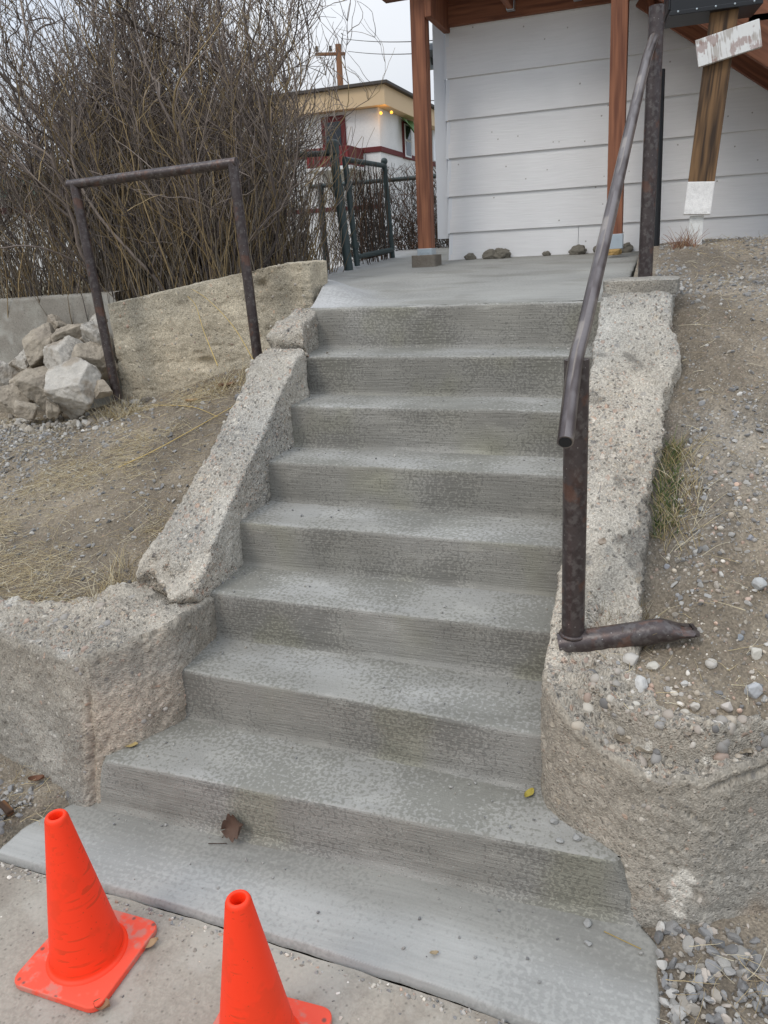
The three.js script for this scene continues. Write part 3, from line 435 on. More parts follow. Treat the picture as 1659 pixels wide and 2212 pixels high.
{ // right retaining wall
  const t = thing('retaining_wall', 'rounded concrete retaining wall with crumbled pebbly rim below the steel base pipe', 'wall');
  const [g, gt] = retaining([[1.168, -0.66, 0.60, 0, 1.42, -0.66, 0.60], [1.166, -0.40, 0.535, 0, 1.42, -0.46, 0.53], [1.172, -0.25, 0.52, 0, 1.42, -0.40, 0.525], [1.195, -0.16, 0.505, 0.015, 1.43, -0.35, 0.52], [1.25, -0.10, 0.465, 0.03, 1.45, -0.30, 0.51], [1.33, -0.055, 0.435, 0.04, 1.48, -0.26, 0.505], [1.43, -0.005, 0.41, 0.05, 1.53, -0.22, 0.50], [1.58, -0.02, 0.41, 0.05, 1.63, -0.20, 0.50], [1.76, -0.10, 0.45, 0.05, 1.80, -0.28, 0.51], [2.1, -0.16, 0.46, 0.05, 2.13, -0.33, 0.51], [3.4, -0.3, 0.46, 0.05, 3.42, -0.47, 0.51]], (x, y, z, ny) => { const c = concTint(0.84)(x, y, z); const wh = smooth(0.05, 0.2, fbm(x * 16, y * 16, z * 16, 3) + 0.75 * Math.exp(-((x - 1.545) ** 2) / 0.0012 - ((y - 0.1) ** 2) / 0.0035) - 0.35); const br = smooth(0.0, 0.3, fbm(x * 5, y * 5, 9, 3)) * smooth(0.13, 0.05, y); return mix3(mix3(c, mul([0.72, 0.6, 0.5], 1), br * 0.8), [1.9, 1.95, 2.0], wh * 0.7); }, false, 0.034, 1);
  const m = mesh('wall_face', g, M.wall, t), mt = mesh('broken_rim', gt, M.agg, t);
  pebbles(mt, gt, 240, 0.004, 0.016, 82, (c, n) => c.y > 0.4 && c.x < 2.2 && (n.y > 0.2 || c.y > 0.44)); pebbles(m, g, 40, 0.003, 0.007, 83, (c, n) => c.x < 2.1 && c.y > 0.08 && n.y < 0.4);
}
{ // old board marked wall beside the landing
  const t = thing('old_garden_wall', 'old pitted beige concrete wall with sloping top behind the short pipe railing', 'wall');
  const zf = -1.84, xl = -1.35, xr = -0.165; const top = (x) => lerp(1.40, 1.562, smooth(-0.2, 1, (x - xl) / (xr - xl)) * 0.2 + 0.8 * clamp((x - xl) / (xr - 0.12 - xl))) + 0.006 * fbm(x * 8, 2, 2, 3);
  const g = surf(230, 150, (u, v) => { // wraps right end - front - left end, last rows run over the top
    const per = [[xr - 0.05, zf - 0.33], [xr + 0.005, zf - 0.2], [xr, zf - 0.03], [xr - 0.035, zf], [xl + 0.02, zf], [xl, zf - 0.03], [xl, zf - 0.33]]; const cum = [0]; for (let i = 1; i < per.length; i++) cum.push(cum[i - 1] + Math.hypot(per[i][0] - per[i - 1][0], per[i][1] - per[i - 1][1]));
    const d = u * cum[cum.length - 1]; let i = 1; while (i < per.length - 1 && cum[i] < d) i++; const k = (d - cum[i - 1]) / (cum[i] - cum[i - 1]); let x = lerp(per[i - 1][0], per[i][0], k), z = lerp(per[i - 1][1], per[i][1], k);
    const yt = top(x); let y; if (v < 0.8) { y = lerp(0.7, yt, v / 0.8); z += 0.006 * Math.sin(y * 44 + 2 * fbm(x * 3, y * 3, 1)) * 0.4; } else { const q = (v - 0.8) / 0.2; y = yt + 0.004 * Math.sin(q * Math.PI); z = lerp(z, zf - 0.13, q); x = lerp(x, clamp(x, xl + 0.1, xr - 0.1), q); }
    return V(x, y, z);
  }, (x, y, z) => 0.35 * oldConcrete(x, y, z) + 0.003 * fbm(x * 2, y * 20, z * 3, 2) + 0.004 * fbm(x * 40, y * 40, z * 40, 2) - 0.005 * smooth(0.25, 0.35, fbm(x * 9 + 3, y * 26, z * 5, 3)) - 0.03 * Math.exp(-(((x + 0.78) / 0.05) ** 2 + ((y - 1.10) / 0.025) ** 2)) - 0.035 * Math.exp(-(((x + 0.42) / 0.028) ** 2 + ((y - 1.47) / 0.02) ** 2)), (x, y, z) => { const c0 = concTint(1.3)(x, y, z), c = [c0[0] * 1.03, c0[1], c0[2] * 0.91]; const b = smooth(-0.1, 0.3, fbm(x * 1.5, y * 14, 2, 3)); return mix3(c, mul(c, 0.86), b); }, true);
  const m = mesh('wall_body', boxUV(g), M.wall, t);
  pebbles(m, m.geometry, 60, 0.003, 0.008, 84, (c, n) => n.z > 0.5 && c.y > 0.95);
}
{ // smooth grey wall further along
  const g = surf(120, 70, (u, v) => { const x = lerp(-4.2, -1.5, u); const yt = 1.44 + 0.02 * (x + 2); if (v < 0.8) return V(x, lerp(0.5, yt, v / 0.8), -2.12); const q = (v - 0.8) / 0.2; return V(x, yt + 0.006 * Math.sin(q * Math.PI), -2.12 - 0.16 * q); }, (x, y, z) => 0.004 * fbm(x * 4, y * 4, z * 4, 3), (x, y, z) => mul([1.12, 1.17, 1.2], 1 + 0.14 * fbm(x * 3, y * 3, z * 3, 4)), false);
  tag(mesh('grey_block_wall', boxUV(g), mat(tWalk, 0.001, { vertexColors: true })), 'smooth pale grey concrete wall behind the heap of broken concrete', 'wall');
}

// ------------------------------------------------------------------ house, porch, outside stair
const HW = -4.0;                                     // plane of the sided wall
{
  const h = thing('house', 'house with wide pale grey lap siding at the head of the concrete stairs', 'house', [0, 0, 0]);
  const ys = [1.44, 1.685, 1.921, 2.163, 2.397, 2.645, 2.93, 3.2], x0 = -0.065, x1 = 6.2;
  const core = box(x1 - x0 - 0.02, 3.4, 0.2, 0.004); core.translate((x0 + x1) / 2 + 0.01, 2.9, HW - 0.12); mesh('wall_core', core, M.trim, h);
  const side = box(0.12, 3.4, 3.6, 0.004); side.translate(x0 + 0.08, 2.9, HW - 1.9); mesh('side_wall', side, M.siding, h);
  function board(a, b, y0, y1) { // lapped board, foot proud of the one below
    const s = new THREE.Shape(); s.moveTo(0.0065, y0); s.lineTo(0.0175, y0); s.quadraticCurveTo(0.0195, y0, 0.0195, y0 + 0.003); s.lineTo(0.0045, y1 + 0.012); s.lineTo(-0.004, y1 + 0.012); s.lineTo(-0.002, y0); s.closePath();
    const g = new THREE.ExtrudeGeometry(s, { depth: b - a, bevelEnabled: false, curveSegments: 4 }); g.rotateY(Math.PI / 2); g.translate(a, 0, 0);
    const p = g.attributes.position; for (let i = 0; i < p.count; i++) { const zz = p.getZ(i); p.setZ(i, HW - zz); } // shape x -> +z
    const idx = g.index; g.computeVertexNormals(); return g;
  }
  for (let i = 0; i < 7; i++) {
    const segs = i === 0 ? [[x0 + 0.012, 0.826], [0.829, x1]] : [[x0 + 0.012, x1]];
    for (const [a, b] of segs) { const g = board(a, b, ys[i], ys[i + 1]); mesh('siding_board', boxUV(g, false, i * 0.43, i * 0.2), M.siding, h); }
    // folded metal corner cap of each course
    const c = new THREE.Shape(); const t = 0.0016; c.moveTo(0, 0); c.lineTo(0.026, 0); c.lineTo(0.026, t); c.lineTo(t, t); c.lineTo(t, 0.05); c.lineTo(0, 0.05); c.closePath();
    const g = new THREE.ExtrudeGeometry(c, { depth: ys[i + 1] - ys[i] - 0.004, bevelEnabled: false }); g.rotateX(-Math.PI / 2); const p = g.attributes.position; for (let k = 0; k < p.count; k++) { const f = p.getY(k) / 0.24; p.setXYZ(k, p.getX(k) + x0 - 0.006 + 0.010 * f, p.getY(k) + ys[i] - 0.002, p.getZ(k) + HW + 0.018 - 0.010 * f); } g.computeVertexNormals(); mesh('corner_cap', g, M.trim, h);
  }
  const cb = box(0.082, 1.7, 0.022, 0.003); cb.translate(-0.122, 2.5, HW - 0.06); mesh('corner_trim', cb, M.trim, h);
  const cb2 = box(0.022, 1.7, 0.07, 0.003); cb2.translate(-0.152, 2.5, HW - 0.108); mesh('corner_trim', cb2, M.trim, h);
}
{
  const p = thing('porch', 'red stained timber porch frame with two posts over the landing', 'porch');
  const yD = 2.93, zP = -3.6;
  const bx = (name, w, hh, d, x, y, z, ry = 0, sw = false) => { const g = box(w, hh, d, 0.004, sw); const m = mesh(name, g, M.red, p); m.position.set(x, y, z); m.rotation.y = ry; return m; };
  for (const [px, top, rz] of [[-0.113, 3.12, 0.0], [1.072, 3.12, 0.02]]) {
    const m = bx('post', 0.092, 3.12 - (px < 0 ? 1.555 : 1.58), 0.092, px, (3.12 + (px < 0 ? 1.555 : 1.58)) / 2, zP + (px < 0 ? 0 : 0.02)); m.rotation.z = rz;
    const base = px < 0 ? 1.555 : 1.58, yb = landY(zP) ;
    const br = mesh('post_bracket', box(0.102, 0.085, 0.102, 0.002), M.zinc, m); br.position.set(0, base - m.position.y - 0.005, 0);
    for (const sx of [-0.022, 0.022]) { const b = mesh('bolt', new THREE.CylinderGeometry(0.005, 0.005, 0.006, 8), M.zinc, m); b.rotation.x = Math.PI / 2; b.position.set(sx, base - m.position.y + 0.012, 0.054); }
  }
  bx('side_beam', 0.042, 0.19, 0.44, -0.045, yD + 0.07, HW + 0.235);
  bx('ledger', 6, 0.19, 0.04, 2.95, yD + 0.10, HW + 0.036, 0, true);
  bx('front_beam', 6.4, 0.19, 0.085, 2.9, 3.215, zP, 0, true);
  for (const x of [0.385, 0.79, 1.2, 1.6, 2.0, 2.4]) { const m = bx('joist', 0.04, 0.14, 0.40, x, yD + 0.105, HW + 0.26); m.rotation.x = 0; if (x < 1.3) { const hg = mesh('joist_hanger', box(0.048, 0.10, 0.05, 0.001), M.zinc, m); hg.position.set(0, -0.025, -0.17); } }
  for (let k = 0; k < 4; k++) bx('deck_board', 6.6, 0.032, 0.138, 2.85, 3.14, HW + 0.10 + k * 0.144, 0, true);
}
{ // block under the left post
  const g = boxUV(surf(60, 40, (u, v) => { const a = u * Math.PI * 2, c = Math.cos(a), s = Math.sin(a), q = 1 / Math.pow(Math.pow(Math.abs(c), 8) + Math.pow(Math.abs(s), 8), 1 / 8); const k = v < 0.4 ? v / 0.4 : 1, d = v < 0.4 ? 0 : (v - 0.4) / 0.6; return V(-0.115 + 0.085 * c * q * k, 1.552 - 0.09 * d, -3.6 + 0.085 * s * q * k); }, (x, y, z) => 0.003 * fbm(x * 22, y * 22, z * 22, 3), concTint(0.72)));
  tag(mesh('concrete_footing', g, M.walk), 'small square concrete block under the left red porch post', 'footing');
}
{ // outside stair that descends to the right along the wall
  const t = thing('timber_stair', 'red brown timber outside stair sloping down along the sided wall', 'stairs');
  const a = atZ(1434, 52, -3.9), b = atZ(1659, 195, -3.9); const dx = b.x - a.x, dy = b.y - a.y, ang = Math.atan2(dy, dx), len = 3.2;
  const A = V(a.x - 0.2 * Math.cos(ang), a.y - 0.2 * Math.sin(ang), 0);
  for (const z of [-3.9, -3.42]) { const g = box(len, 0.24, 0.04, 0.004, true); const m = mesh('stringer', g, M.red, t); m.rotation.z = ang; m.position.set(A.x + len / 2 * Math.cos(ang) - 0.12 * Math.sin(ang), A.y + len / 2 * Math.sin(ang) + 0.12 * Math.cos(ang), z); }
  for (let k = 0; k < 11; k++) { const s = 0.16 + k * 0.29, px = A.x + s * Math.cos(ang), py = A.y + s * Math.sin(ang); const m = mesh('tread_board', box(0.28, 0.036, 0.52, 0.003), M.red, t); m.position.set(px + 0.12, py + 0.17, -3.66); const r = mesh('riser_board', box(0.022, 0.2, 0.44, 0.003), M.red, t); r.position.set(px - 0.02, py + 0.26, -3.66); }
  const br = mesh('brace', box(0.05, 0.5, 0.04, 0.003), M.red, t); br.position.set(1.18, 2.98, HW + 0.12); br.rotation.z = 0.28;
}
// ------------------------------------------------------------------ mailbox on its timber post
{
  const z = -3.1, o = atZ(1503, 522, z), t = thing('mailbox', 'black mailbox on a leaning weathered post with a tilted white board', 'mailbox', [o.x, 1.535, z]);
  const foot = atZ(1511, 420, z), head = atZ(1569, -10, z); const L = (p) => V(p.x - o.x, p.y - 1.535, p.z - z);
  const f = L(foot), hd = L(head), dir = hd.clone().sub(f), len = dir.length(); const tilt = -Math.atan2(dir.x, dir.y);
  const lean = (name, w, h, d, m, s, parent) => { const q = mesh(name, box(w, h, d, 0.005), m, parent || t); const c = f.clone().addScaledVector(dir, s / len); q.position.copy(c); q.rotation.z = tilt; return q; };
  lean('post', 0.128, len, 0.11, M.old, len / 2);
  lean('white_sleeve', 0.132, 0.16, 0.114, mat(tStone, 0.002, { color: 0xffffff, roughness: 0.7 }), -0.02);
  const st = mesh('stake', box(0.07, 0.24, 0.06, 0.004), mat(tStone, 0.002, { color: 0xf2f5f5 }), t); st.position.set(-0.005, 0.03, 0);
  // board nailed on the front
  const c = L(atZ(1571, 102, z)); const bm = makeTex(256, 0.4, (u, v) => { const g = pnoise2(u * 5, v * 90, 5, 90, 871) * 0.6 + pnoise2(u * 12, v * 180, 12, 180, 872) * 0.4, n = pfbm(u, v, 6, 873, 4), w = smooth(0.05, 0.35, n + 0.45 * g); let c = mix3([0.74, 0.74, 0.73], [0.40, 0.36, 0.32], 0.75 * w); c = mix3(c, [0.26, 0.13, 0.10], 0.6 * smooth(0.22, 0.4, pfbm(u, v, 9, 880, 4) + 0.3 * g)); return [...c, 0.5 - 0.35 * g - 0.2 * w]; }); const bd = mesh('board', box(0.285, 0.122, 0.03, 0.003, true), mat(bm, 0.003), t); bd.position.set(c.x, c.y, 0.075); bd.rotation.z = 0.20;
  // box: domed shell with flat floor, front flange and rivets
  const s = new THREE.Shape(); const w = 0.115, hh = 0.13; s.moveTo(-w, 0); s.lineTo(w, 0); s.lineTo(w, hh); s.absarc(0, hh, w, 0, Math.PI, false); s.lineTo(-w, 0);
  const g = new THREE.ExtrudeGeometry(s, { depth: 0.40, bevelEnabled: true, bevelSize: 0.004, bevelThickness: 0.004, bevelSegments: 2, curveSegments: 16 }); g.rotateY(Math.PI / 2);
  const k = L(atZ(1540, 26, z)); const bxm = mesh('mailbox_shell', g, M.black, t); bxm.position.set(k.x - 0.205, k.y + 0.0, 0.0); bxm.rotation.z = 0.02; bxm.rotation.y = 0.12;
  const fl = mesh('floor_flange', box(0.42, 0.02, 0.25, 0.003), M.black, bxm); fl.position.set(0.2, -0.008, 0);
  for (let q = 0; q < 5; q++) { const b = mesh('rivet', new THREE.SphereGeometry(0.005, 8, 6), M.zinc, bxm); b.position.set(0.03 + q * 0.085, -0.004, 0.126); }
  const dr = mesh('door', box(0.012, 0.2, 0.22, 0.004), M.black, bxm); dr.position.set(-0.008, 0.11, 0);
}
// ------------------------------------------------------------------ handrails
function curve(pts, n) { return new THREE.CatmullRomCurve3(pts, false, 'centripetal').getSpacedPoints(n); }
{
  const t = thing('long_handrail', 'long brown steel pipe handrail running down beside the stairs on two thick posts', 'handrail');
  const up = V(1.318, 1.36, -2.2), upTop = V(1.303, 2.472, -2.2); mesh('post', tubeGeo(line(up, upTop, 12), 0.031, 28), M.steel, t);
  const lo = V(1.235, 0.55, -0.385), loTop = V(1.222, 1.325, -0.385); mesh('post', tubeGeo(line(lo, loTop, 12), 0.031, 28), M.steel, t);
  const end = atZ(1221, 955, -0.13);
  mesh('rail', tubeGeo(curve([V(1.30, 2.36, -2.185), V(1.292, 2.315, -2.10), V(1.283, 2.23, -1.93), V(1.228, 1.385, -0.46), V(1.222, 1.325, -0.36), end], 60), 0.0185, 24), M.worn, t); const bore = mesh('rail_mouth', new THREE.CylinderGeometry(0.0145, 0.0145, 0.004, 20), M.black, t); bore.position.copy(end); bore.quaternion.setFromUnitVectors(V(0, 1, 0), end.clone().sub(V(1.222, 1.325, -0.36)).normalize());
  const ring = mesh('weld', new THREE.TorusGeometry(0.033, 0.006, 8, 20), M.steel, t); ring.position.copy(lo); ring.rotation.x = Math.PI / 2; ring.position.y += 0.024;
  const b0 = atZ(1208, 1393, -0.375), b1 = atZ(1500, 1352, -0.43); b0.y += 0; const bp = line(b0, b1, 30); const q = tubeGeo(bp, (k) => 0.034, 26); const P = q.attributes.position, axis = b1.clone().sub(b0).normalize(), L = b1.distanceTo(b0); const v = V(); // crushed far end
  for (let i = 0; i < P.count; i++) { v.fromBufferAttribute(P, i).sub(b0); const s = v.dot(axis), k = smooth(L - 0.09, L, s); const cy = b0.y + axis.y * s; P.setY(i, lerp(P.getY(i), cy - 0.012 + (P.getY(i) - cy) * 0.25, k)); P.setX(i, P.getX(i) + (k > 0.5 ? 0.03 * fbm(i * 0.3, 1, 1) : 0)); } q.computeVertexNormals(); mesh('base_pipe', q, M.steel, t);
}
{
  const z = -1.66, t = thing('short_railing', 'short dark pipe railing of two posts and a top bar before the old wall', 'railing');
  const a0 = atZ(254, 862, z), a1 = atZ(161, 398, z), b0 = atZ(557, 775, z), b1 = atZ(503, 352, z); const end = a1.clone().sub(b1).normalize();
  mesh('post', tubeGeo(line(a0, a1, 8), 0.0235, 22), M.steel, t); mesh('post', tubeGeo(line(b0, b1, 8), 0.0235, 22), M.steel, t);
  mesh('top_bar', tubeGeo(line(a1.clone().addScaledVector(end, 0.035), b1.clone().addScaledVector(end, -0.02), 12), 0.022, 22), M.steel, t);
}
tag(mesh('steel_post', tubeGeo(line(V(1.335, 1.50, -3.3), V(1.306, 2.43, -3.3), 6), 0.021, 18), M.black), 'thin black steel post close behind the upper handrail post', 'post');

// ------------------------------------------------------------------ gate, fences
const gateMat = new THREE.MeshStandardMaterial({ color: 0x3d4a4a, roughness: 0.55, metalness: 0.1 });
function chain(acc, o, ux, uy, w, h, pitch, r) { // diamond mesh from zigzag wires
  const n = Math.floor(w / pitch) + 1, m = Math.floor(h / pitch); for (let k = 0; k < n; k++) for (const s of [0, 1]) { const pts = []; for (let j = 0; j <= m; j++) { const f = ((j + s) % 2) * pitch * 0.5 + k * pitch; if (f > w) { pts.length = 0; break; } pts.push(o.clone().addScaledVector(ux, f).addScaledVector(uy, j * pitch * 0.5 * h / (m * pitch * 0.5))); } if (pts.length) acc.tube(pts, r, 3); }
}
const UP = V(0, 1, 0), wireMat = new THREE.MeshStandardMaterial({ color: 0x4a4f50, roughness: 0.6, metalness: 0.4 });
{
  const t = thing('garden_gate', 'open chain link gate with dark green pipe frame beside the red porch post', 'gate');
  const n0 = V(-0.655, 1.50, -3.70), n1 = V(-0.70, 2.19, -3.70), f0 = V(-0.64, 1.535, -4.42), f1 = V(-0.672, 2.20, -4.42);
  mesh('hinge_stile', tubeGeo(line(n0, n1, 5), 0.020, 14), gateMat, t); mesh('latch_stile', tubeGeo(line(f0, f1, 5), 0.020, 14), gateMat, t); mesh('top_rail', tubeGeo(line(n1, f1, 5), 0.018, 14), gateMat, t); mesh('bottom_rail', tubeGeo(line(n0.clone().add(V(0, 0.06, 0)), f0.clone().add(V(0, 0.06, 0)), 5), 0.018, 14), gateMat, t);
  const fin = mesh('finial', new THREE.SphereGeometry(0.026, 14, 10), gateMat, t); fin.position.copy(f1).add(V(0, 0.03, 0));
  for (const k of [0.2, 0.75]) { const c = mesh('hinge_clamp', new THREE.CylinderGeometry(0.028, 0.028, 0.04, 14), gateMat, t); c.position.copy(n0).lerp(n1, k); }
  const a = new Acc(), ux = f0.clone().sub(n0).setY(0.02).normalize(); chain(a, n0.clone().add(V(0, 0.05, 0)), ux, n1.clone().sub(n0).normalize(), 0.7, 0.62, 0.055, 0.0016); mesh('wire_mesh', a.geo(), wireMat, t);
}
{
  const t = thing('gate_post', 'thick dark green pipe post with a cap, between shrub and open gate', 'post', [-0.66, 1.42, -3.56]);
  mesh('pipe', tubeGeo(line(V(0, 0, 0), V(-0.062, 0.82, 0), 6), 0.031, 20), gateMat, t); const c = mesh('cap', box(0.075, 0.1, 0.075, 0.02), gateMat, t); c.position.set(-0.066, 0.83, 0);
  mesh('collar', tubeGeo(line(V(-0.041, 0.54, 0), V(-0.045, 0.60, 0), 2), 0.035, 20), gateMat, t); mesh('side_rail', tubeGeo(line(V(-0.066, 0.80, 0), V(-1.2, 0.84, 0.02), 4), 0.018, 12), gateMat, t);
}
function vine(acc, r, x0, x1, y0, y1, z, n, col) { for (let k = 0; k < n; k++) { let p = V(lerp(x0, x1, r()), lerp(y0, y1, r() * r()), z + 0.06 * (r() - 0.5)), d = V(r() - 0.5, 0.9 * r() + 0.1, 0.3 * (r() - 0.5)).normalize(); const pts = [p.clone()]; const L = 5 + Math.floor(r() * 9); for (let s = 0; s < L; s++) { d.add(V(r() - 0.5, r() - 0.42, (r() - 0.5) * 0.6).multiplyScalar(0.9)).normalize(); p = p.clone().addScaledVector(d, 0.05); if (p.y > y1 + 0.06) d.y = -Math.abs(d.y); p.z = lerp(p.z, z, 0.2); pts.push(p); } const w = 0.002 + 0.004 * r() * r(); const c = col(r); acc.tube(pts, (q) => w * (1 - 0.6 * q), 3, c); } }
const vc = (r) => { const k = 0.6 + 0.7 * r(); return mul(r() < 0.3 ? [0.13, 0.075, 0.048] : [0.085, 0.066, 0.052], k); };
const twigMat = new THREE.MeshStandardMaterial({ vertexColors: true, roughness: 0.95 });
{
  const z = -5.3, t = thing('chain_link_fence', 'chain link fence covered in dry brown vines behind the red porch post', 'fence'), r = rng(901);
  const yb = 1.5, yt = 2.17, xl = -1.7, xr = 0.6; mesh('top_rail', tubeGeo(line(V(xl, yt, z), V(xr, yt, z), 3), 0.018, 12), gateMat, t);
  for (const x of [-0.62, 0.3, -1.6]) mesh('fence_post', tubeGeo(line(V(x, yb - 0.1, z), V(x, yt + 0.02, z), 3), 0.026, 12), gateMat, t);
  const a = new Acc(); chain(a, V(xl, yb, z), V(1, 0, 0), UP, xr - xl, yt - yb, 0.06, 0.0018); mesh('wire_mesh', a.geo(), wireMat, t);
}
{ const a = new Acc(), r = rng(902); vine(a, r, -1.5, 0.35, 1.45, 2.2, -5.26, 900, vc); vine(a, r, -0.8, 0.35, 1.45, 2.2, -5.3, 500, vc); const m = mesh('dry_vine', a.geo(), twigMat); tag(m, 'tangle of dry brown vines climbing the chain link fence', 'vine'); }
{ const a = new Acc(), r = rng(903); for (let k = 0; k < 90; k++) { const zz = lerp(-3.75, -4.4, r()); let p = V(-0.66 + 0.05 * (r() - 0.5), 1.5 + 0.05 * r(), zz), d = V(0.2 * (r() - 0.5), 1, 0.5 * (r() - 0.5)); const pts = [p.clone()]; const L = 5 + Math.floor(r() * 8); for (let s = 0; s < L; s++) { d.add(V(0.3 * (r() - 0.5), r() - 0.3, (r() - 0.5)).multiplyScalar(0.8)).normalize(); p = p.clone().addScaledVector(d, 0.06); p.x = lerp(p.x, -0.67, 0.3); pts.push(p); } a.tube(pts, 0.0025, 3, vc(r)); } tag(mesh('dry_vine', a.geo(), twigMat), 'thin dry vines growing through the mesh of the open gate', 'vine'); }

// ------------------------------------------------------------------ leafless shrub
{
  const t = thing('leafless_shrub', 'tall dense leafless lilac shrub with grey brown branches behind the old wall', 'shrub', [0, 0, 0]);
  const r = rng(1234), canes = new Acc(), br = new Acc(), tw = new Acc(), sh = new Acc();
  const colOf = (y) => { const k = 0.6 + 0.75 * r(); const q = r(); return mul(q < 0.18 ? [0.29, 0.215, 0.115] : q < 0.5 ? [0.185, 0.15, 0.128] : q < 0.78 ? [0.11, 0.088, 0.078] : [0.26, 0.21, 0.175], k); };
  function grow(p, d, len, r0, r1, seg, wob, upw) { const n = Math.max(3, Math.round(len / seg)), pts = [p.clone()], dirs = [d.clone()]; d = d.clone(); for (let i = 0; i < n; i++) { d.x += (r() - 0.5) * wob; d.y += (r() - 0.5) * wob * 0.7 + upw; d.z += (r() - 0.5) * wob; if (p.x > -0.62) d.x -= 0.12; d.normalize(); p = p.clone().addScaledVector(d, seg); pts.push(p); dirs.push(d.clone()); } return [pts, dirs]; }
  const stools = []; for (let k = 0; k < 26; k++) stools.push([lerp(-4.3, -0.85, Math.pow(r(), 0.68)), lerp(-3.4, -2.4, r())]);
  const N = 195;
  for (let k = 0; k < N; k++) {
    const st_ = stools[Math.floor(r() * stools.length)], x = Math.min(-0.8, st_[0] + 0.22 * (r() + r() - 1)), z = clamp(st_[1] + 0.25 * (r() + r() - 1), -3.5, -2.22), side = (x + 2.2) / 1.6;
    const p = V(x, 1.27, z), d = V((x > -1.25 ? -0.12 : 0.25 * side * r()) + 0.34 * (r() - 0.5), 1, 0.30 * (r() - 0.35)).normalize();
    const len = 0.9 + 2.0 * r() * r() + 0.3 * r(), R = 0.005 + 0.012 * r() * r(); const [pts, dirs] = grow(p, d, len, R, R * 0.4, 0.10, 0.66, 0.085); const c = colOf(); canes.tube(pts, (q) => R * (1 - 0.5 * q), 5, c);
    const nb = 9 + Math.floor(r() * 5);
    for (let b = 0; b < nb; b++) {
      const q = Math.floor((0.25 + 0.75 * r()) * (pts.length - 1)), a = r() * 6.28, D = dirs[q].clone().add(V(Math.cos(a), 0.35 + 0.3 * r(), Math.sin(a)).multiplyScalar(0.9)).normalize(); const l = 0.3 + 0.7 * r(), R2 = Math.max(0.0024, R * (0.32 + 0.3 * r())); const [p2, d2] = grow(pts[q], D, l, 0, 0, 0.065, 0.75, 0.05); const c2 = colOf(); br.tube(p2, (w) => R2 * (1 - 0.6 * w), 4, c2);
      const nt = 4 + Math.floor(r() * 6); for (let s = 0; s < nt; s++) { const q2 = Math.floor((0.2 + 0.8 * r()) * (p2.length - 1)), a2 = r() * 6.28, D2 = d2[q2].clone().add(V(Math.cos(a2), 0.3, Math.sin(a2)).multiplyScalar(0.9)).normalize(); const [p3] = grow(p2[q2], D2, 0.12 + 0.28 * r(), 0, 0, 0.045, 0.8, 0.05); const R3 = 0.0015 + 0.0015 * r(); tw.tube(p3, (w) => R3 * (1 - 0.5 * w), 3, colOf()); }
    }
  }
  for (let k = 0; k < 2000; k++) { // thin straight suckers at the foot
    const x = lerp(-3.9, -0.74, Math.pow(r(), 0.6)), z = lerp(-3.5, -2.12, r()), p = V(x, 1.26, z); const rt = smooth(-1.7, -0.8, x); const d = V(0.5 * (r() - 0.5) + 0.1 * rt, 1, 0.5 * (r() - 0.4)).normalize(); const [pts] = grow(p, d, 0.35 + 0.85 * r(), 0, 0, 0.09, 0.42, 0.03); const R = 0.0022 + 0.0035 * r() * r(); const k2 = 0.45 + 0.55 * r(); sh.tube(pts, (w) => R * (1 - 0.55 * w), 3, mul(r() < 0.25 + 0.35 * rt ? [0.36, 0.26, 0.135] : r() < 0.5 ? [0.27, 0.225, 0.17] : [0.15, 0.125, 0.108], k2));
  }
  for (let k = 0; k < 700; k++) { const x = lerp(-1.5, -0.74, r()), p = V(x, 1.3, lerp(-3.48, -2.6, r())), d = V(0.5 * (r() - 0.6), 1, 0.4 * (r() - 0.4)).normalize(), [pts] = grow(p, d, 0.5 + 0.8 * r(), 0, 0, 0.09, 0.45, 0.03), R = 0.002 + 0.004 * r() * r(); sh.tube(pts, (w) => R * (1 - 0.55 * w), 3, colOf()); }
  mesh('canes', canes.geo(), twigMat, t); mesh('branches', br.geo(), twigMat, t); mesh('twigs', tw.geo(), twigMat, t); mesh('suckers', sh.geo(), twigMat, t);
}

